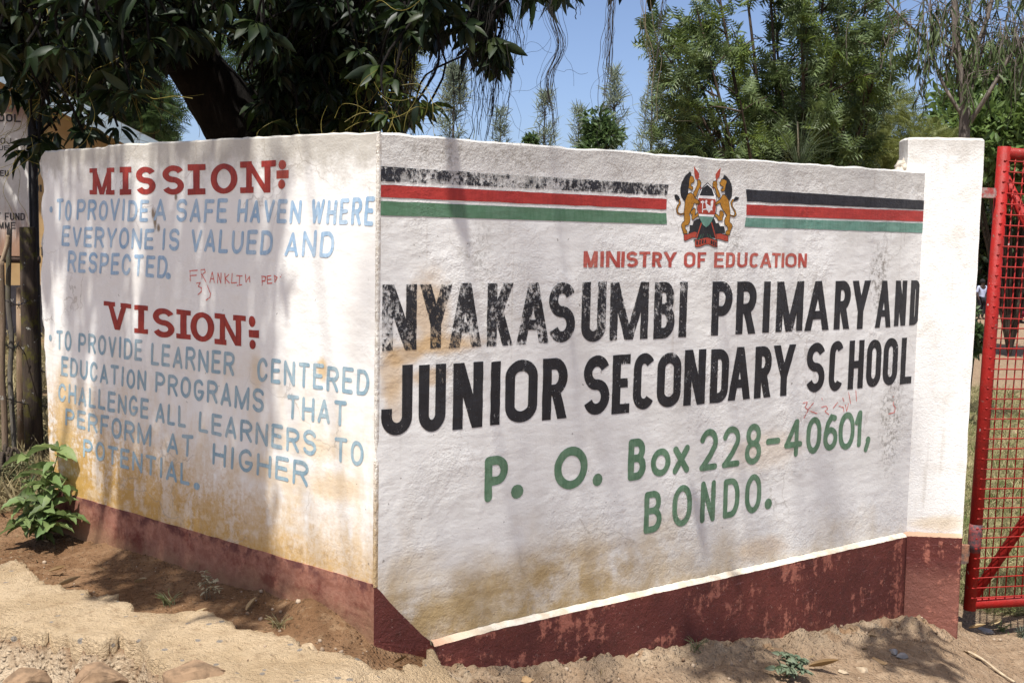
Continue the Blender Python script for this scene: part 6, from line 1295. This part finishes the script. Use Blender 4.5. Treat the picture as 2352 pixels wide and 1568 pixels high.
# ================================================================== small plants and litter by the wall
def wavy(t):
    V, F = t; V = V.copy(); V[:, 2] += .045 * np.sin(V[:, 0] * 24) * (np.abs(V[:, 1]) > 1e-6); return V, F
def weed(name, root_px, stems_, label, cat, Lf, mat, W=.5, stem_r=.004, per=7, up=.5, seed=0, tm=None, sm=None):
    rng = random.Random(seed); r0 = ground_at(*root_px); t = empty(name, r0, label, cat); lp = []; ld = []; st = []
    for (px, py, dY) in stems_:
        e = at_depth(px, py, r0.y + dY); P_ = spline([r0 + Vector((rng.uniform(-.03, .03), 0, -.02)), r0 + (e - r0) * .5 + Vector((0, -.02, .03)), e], 5); st.append((P_, taper(len(P_), stem_r, stem_r * .5)))
        for k in range(per): f = .35 + .65 * (k + .5) / per; i = min(int(f * (len(P_) - 1)), len(P_) - 2); a = rng.uniform(0, 6.28); lp.append(np.array(P_[i])); ld.append(np.array([math.cos(a), math.sin(a) - .25, rng.uniform(-.3, up)]))
        for k in range(4): a = k * 1.57 + rng.random(); lp.append(np.array(e)); ld.append(np.array([math.cos(a), math.sin(a), rng.uniform(-.1, .6)]))
    tubes("stems", st, sm or simple("green_stem_" + name, (.09, .13, .03), .6, .3, 10, 0), t, 6); leaves("leaves", lp, ld, Lf * RNG.uniform(.65, 1.15, len(lp)), tm or wavy(leaf_template(1.0, W, .30, .35, 8)), mat, t, .5); return t
wm_ = leaf_mat("weed_leaves", (.090, .150, .045), (.18, .23, .085), (.12, .15, .075), .28, .55, .3, 9)
weed("broad_leaved_weed", (100, 1232), [(62, 1050, .05), (135, 1035, -.02), (108, 1095, -.06), (60, 1150, -.10), (140, 1120, -.08), (75, 1190, -.15), (150, 1185, -.12), (115, 1205, -.16), (50, 1205, -.12), (90, 1110, .03), (118, 1165, -.12)], "bushy green broad-leaved weed growing against the left end of the wall", "plant", .098, wm_, .58, per=7, seed=2)
gd2 = leaf_mat("grey_weed_leaves", (.10, .14, .085), (.17, .20, .13), None, .25, .6, .3)
weed("small_weed", (1815, 1552), [(1790, 1500, .0), (1815, 1505, -.02), (1840, 1515, -.03), (1780, 1535, -.05), (1850, 1545, -.05), (1810, 1540, -.08), (1830, 1530, -.04)], "small grey green flowering weed on the soil in front of the oxblood plinth", "plant", .035, gd2, .55, .0018, 12, .6, 4)
dr_m = leaf_mat("dry_weed_leaves", (.30, .27, .17), (.40, .36, .24), None, .2, .8, .2)
weed("dried_weed", (482, 1372), [(470, 1312, 0), (495, 1335, .02), (462, 1340, -.02), (500, 1355, -.03), (478, 1325, .02)], "little dried grey weed standing below the left panel", "plant", .022, dr_m, .4, .0022, 7, .6, 5, sm=simple("dry_stem", (.20, .15, .09), .9, .3, 20, 0))
def tuft(px, py, n, L, mat, label, spread=.05):
    r0 = ground_at(px, py); t = [];
    for _ in range(n): a = RNG.uniform(0, 6.28); e = r0 + Vector((math.cos(a) * spread, math.sin(a) * spread, L * RNG.uniform(.5, 1))); t.append((spline([r0 + Vector((RNG.normal() * .012, RNG.normal() * .012, -.005)), r0 + (e - r0) * .5 + Vector((0, 0, L * .15)), e], 3), taper(7, .0018, .0006)))
    return tag(tubes("grass_tuft", t, mat, None, 4), label, "grass tuft")
tuft(388, 1388, 22, .05, leaf_mat("tuft_green", (.13, .16, .06), (.22, .22, .10), None), "small yellowish grass tuft on the brown soil below the mission panel"); tuft(2300, 1448, 20, .05, leaf_mat("tuft_green2", (.08, .14, .04), (.14, .2, .07), None), "little green grass tuft on the soil under the gate")
tuft(2345, 1462, 24, .06, leaf_mat("tuft_grey", (.10, .13, .09), (.16, .19, .13), None), "grey green tuft at the right edge below the gate", .04)
DRY = leaf_template(1.0, .30, .7, -.30, 6); dlm = leaf_mat("fallen_leaf_tan", (.28, .20, .10), (.42, .31, .17), None, .15, .7, .3); dlb = leaf_mat("fallen_leaf_brown", (.13, .08, .03), (.2, .12, .05), None, .15, .6, .3)
for px, py, L, a, m_, lab in ((112, 1320, .07, .1, dlb, "tan curled leaf on the soil nearest the broad-leaved weed"), (132, 1356, .085, .3, dlm, "long pale leaf lying just above the apron's torn edge at the left"), (310, 1345, .085, -.7, dlm, "tan folded leaf lying in the tree shadow below the wall"), (438, 1424, .06, .5, dlm, "short yellowish leaf on the rim of the concrete apron"), (566, 1410, .075, 1.2, dlm, "pale crumpled leaf against the muddy plinth"), (612, 1432, .065, -1.0, dlm, "tan twisted leaf right of the crumpled leaf"),
                         (1858, 1538, .12, -.35, dlb, "dark brown leaf lying beside the small weed"), (2268, 1442, .09, .6, dlm, "pale dry leaf under the gate corner"), (2225, 1448, .08, -.3, dlm, "tan leaf at the foot of the gate pillar"), (905, 1531, .05, .4, dlb, "small dark leaf at the rim of the apron below the corner")):
    p = top_at(px, py); o = leaves("fallen_leaf", [np.array(p + Vector((0, 0, .014)))], [np.array([math.cos(a), math.sin(a), .08])], [L], DRY, m_, None, .5); tag(o, lab, "leaf", "dry leaves fallen on the ground")
a, b = ground_at(2222, 1502), ground_at(2330, 1572); tag(MB().tube(spline([a + Vector((0, 0, .015)), a + (b - a) * .35 + Vector((0, 0, .022)), a + (b - a) * .7 + Vector((0, 0, .012)), b + Vector((0, 0, .012))], 5), [.0045 + .003 * abs(math.sin(i * .5)) for i in range(16)], 6).obj("dry_stalk", simple("pale_stalk", (.42, .33, .22), .8, .3, 30, .002), None, True), "pale flattened dry stalk lying on the soil in the lower right corner", "stalk")
# ---- grass: lawn beyond the gate and dry growth behind the left fence (nobody could count it)
GRT = (np.array([(0, -.035, 0), (0, .035, 0), (.55, .028, .1), (.55, -.028, .1), (1, .004, .06), (1, -.004, .06)]), np.array([(0, 1, 2, 3), (3, 2, 4, 5)]))
lw = leaf_mat("lawn_blades", (.13, .14, .05), (.36, .31, .17), (.10, .13, .04), .25, .7, .2, 2.5)
dw = leaf_mat("dry_grass_blades", (.16, .13, .06), (.33, .27, .15), (.09, .10, .04), .2, .8, .2, 3)
Yv = RNG.uniform(5.6, 14, 9000); Xv = Yv * RNG.uniform(-.46, -.375, 9000); okg = vnoise(Xv * 2.2, Yv * 2.2, 90) > .38; Yv, Xv = Yv[okg], Xv[okg]; d = rand_dirs(len(Yv), .4); d[:, 2] = np.abs(d[:, 2]); tag(leaves("dry_grass", np.stack([Xv, Yv, ground_h(Xv, Yv)], 1), d, .13 * RNG.uniform(.5, 1.6, len(Yv)), GRT, dw, None, 1.2, False), kind='stuff')
blob_tree("scrubby_bush", 12, 1085, 46, 60, 6.1, 2600, .022, leaf_mat("scrub_leaves", (.10, .11, .05), (.20, .18, .09), (.07, .09, .035), .25, .6, .3, 8), "low scrubby half dry bush at the left edge beside the broad-leaved weed", "bush", seed=20, lumps=16, bk=bb, trunk_r=.006, zbase=-.02)
Yv = 6.05 + .3 * RNG.random(46000) + 11 * RNG.random(46000) ** 1.9; Xv = Yv * RNG.uniform(.36, .62, len(Yv)); d = rand_dirs(len(Yv), .1); d[:, 2] = np.abs(d[:, 2]) * .8 + .03
tag(leaves("grass", np.stack([Xv, Yv, ground_h(Xv, Yv) + .004], 1), d, .085 * RNG.uniform(.5, 1.3, len(Yv)) * (1 + .04 * (Yv - 6)), GRT, lw, None, 1.2, False), kind='stuff')

# scraps of dry leaf and twig trodden into the soil
n = 420; lx, ly = RNG.uniform(-2.5, 3.2, n), RNG.uniform(3.4, 6.0, n); dl_ = (lx - CORNER.x) * NL.x + (ly - CORNER.y) * NL.y; dr_ = (lx - CORNER.x) * NR.x + (ly - CORNER.y) * NR.y
kp = ((dl_ > .03) | (lx > -.4)) & ((dr_ > .07) | (lx < -.44) | (lx > 2.35)) & (vnoise(lx * 2.4, ly * 2.4, 93) > .38) & np.array([not inside(a, b, outline) for a, b in zip(lx, ly)]); lx, ly = lx[kp], ly[kp]
d = rand_dirs(len(lx)); d[:, 2] *= .25; lz = ground_h(lx, ly) + .004
tag(leaves("leaf_litter", np.stack([lx, ly, lz], 1), d, .028 * RNG.uniform(.4, 1.5, len(lx)), leaf_template(1.0, .28, .5, -.2, 3), leaf_mat("litter", (.10, .065, .03), (.36, .26, .14), None, .1, .8, .2), None, 1.0), kind='stuff')
tuft(640, 1438, 16, .04, leaf_mat("tuft_dry", (.20, .18, .08), (.3, .25, .12), None), "tiny dry grass tuft against the muddy plinth near the corner"); tuft(1600, 1490, 18, .045, leaf_mat("tuft_green3", (.12, .15, .06), (.2, .2, .09), None), "tiny grass tuft on the stony lip below the oxblood plinth")
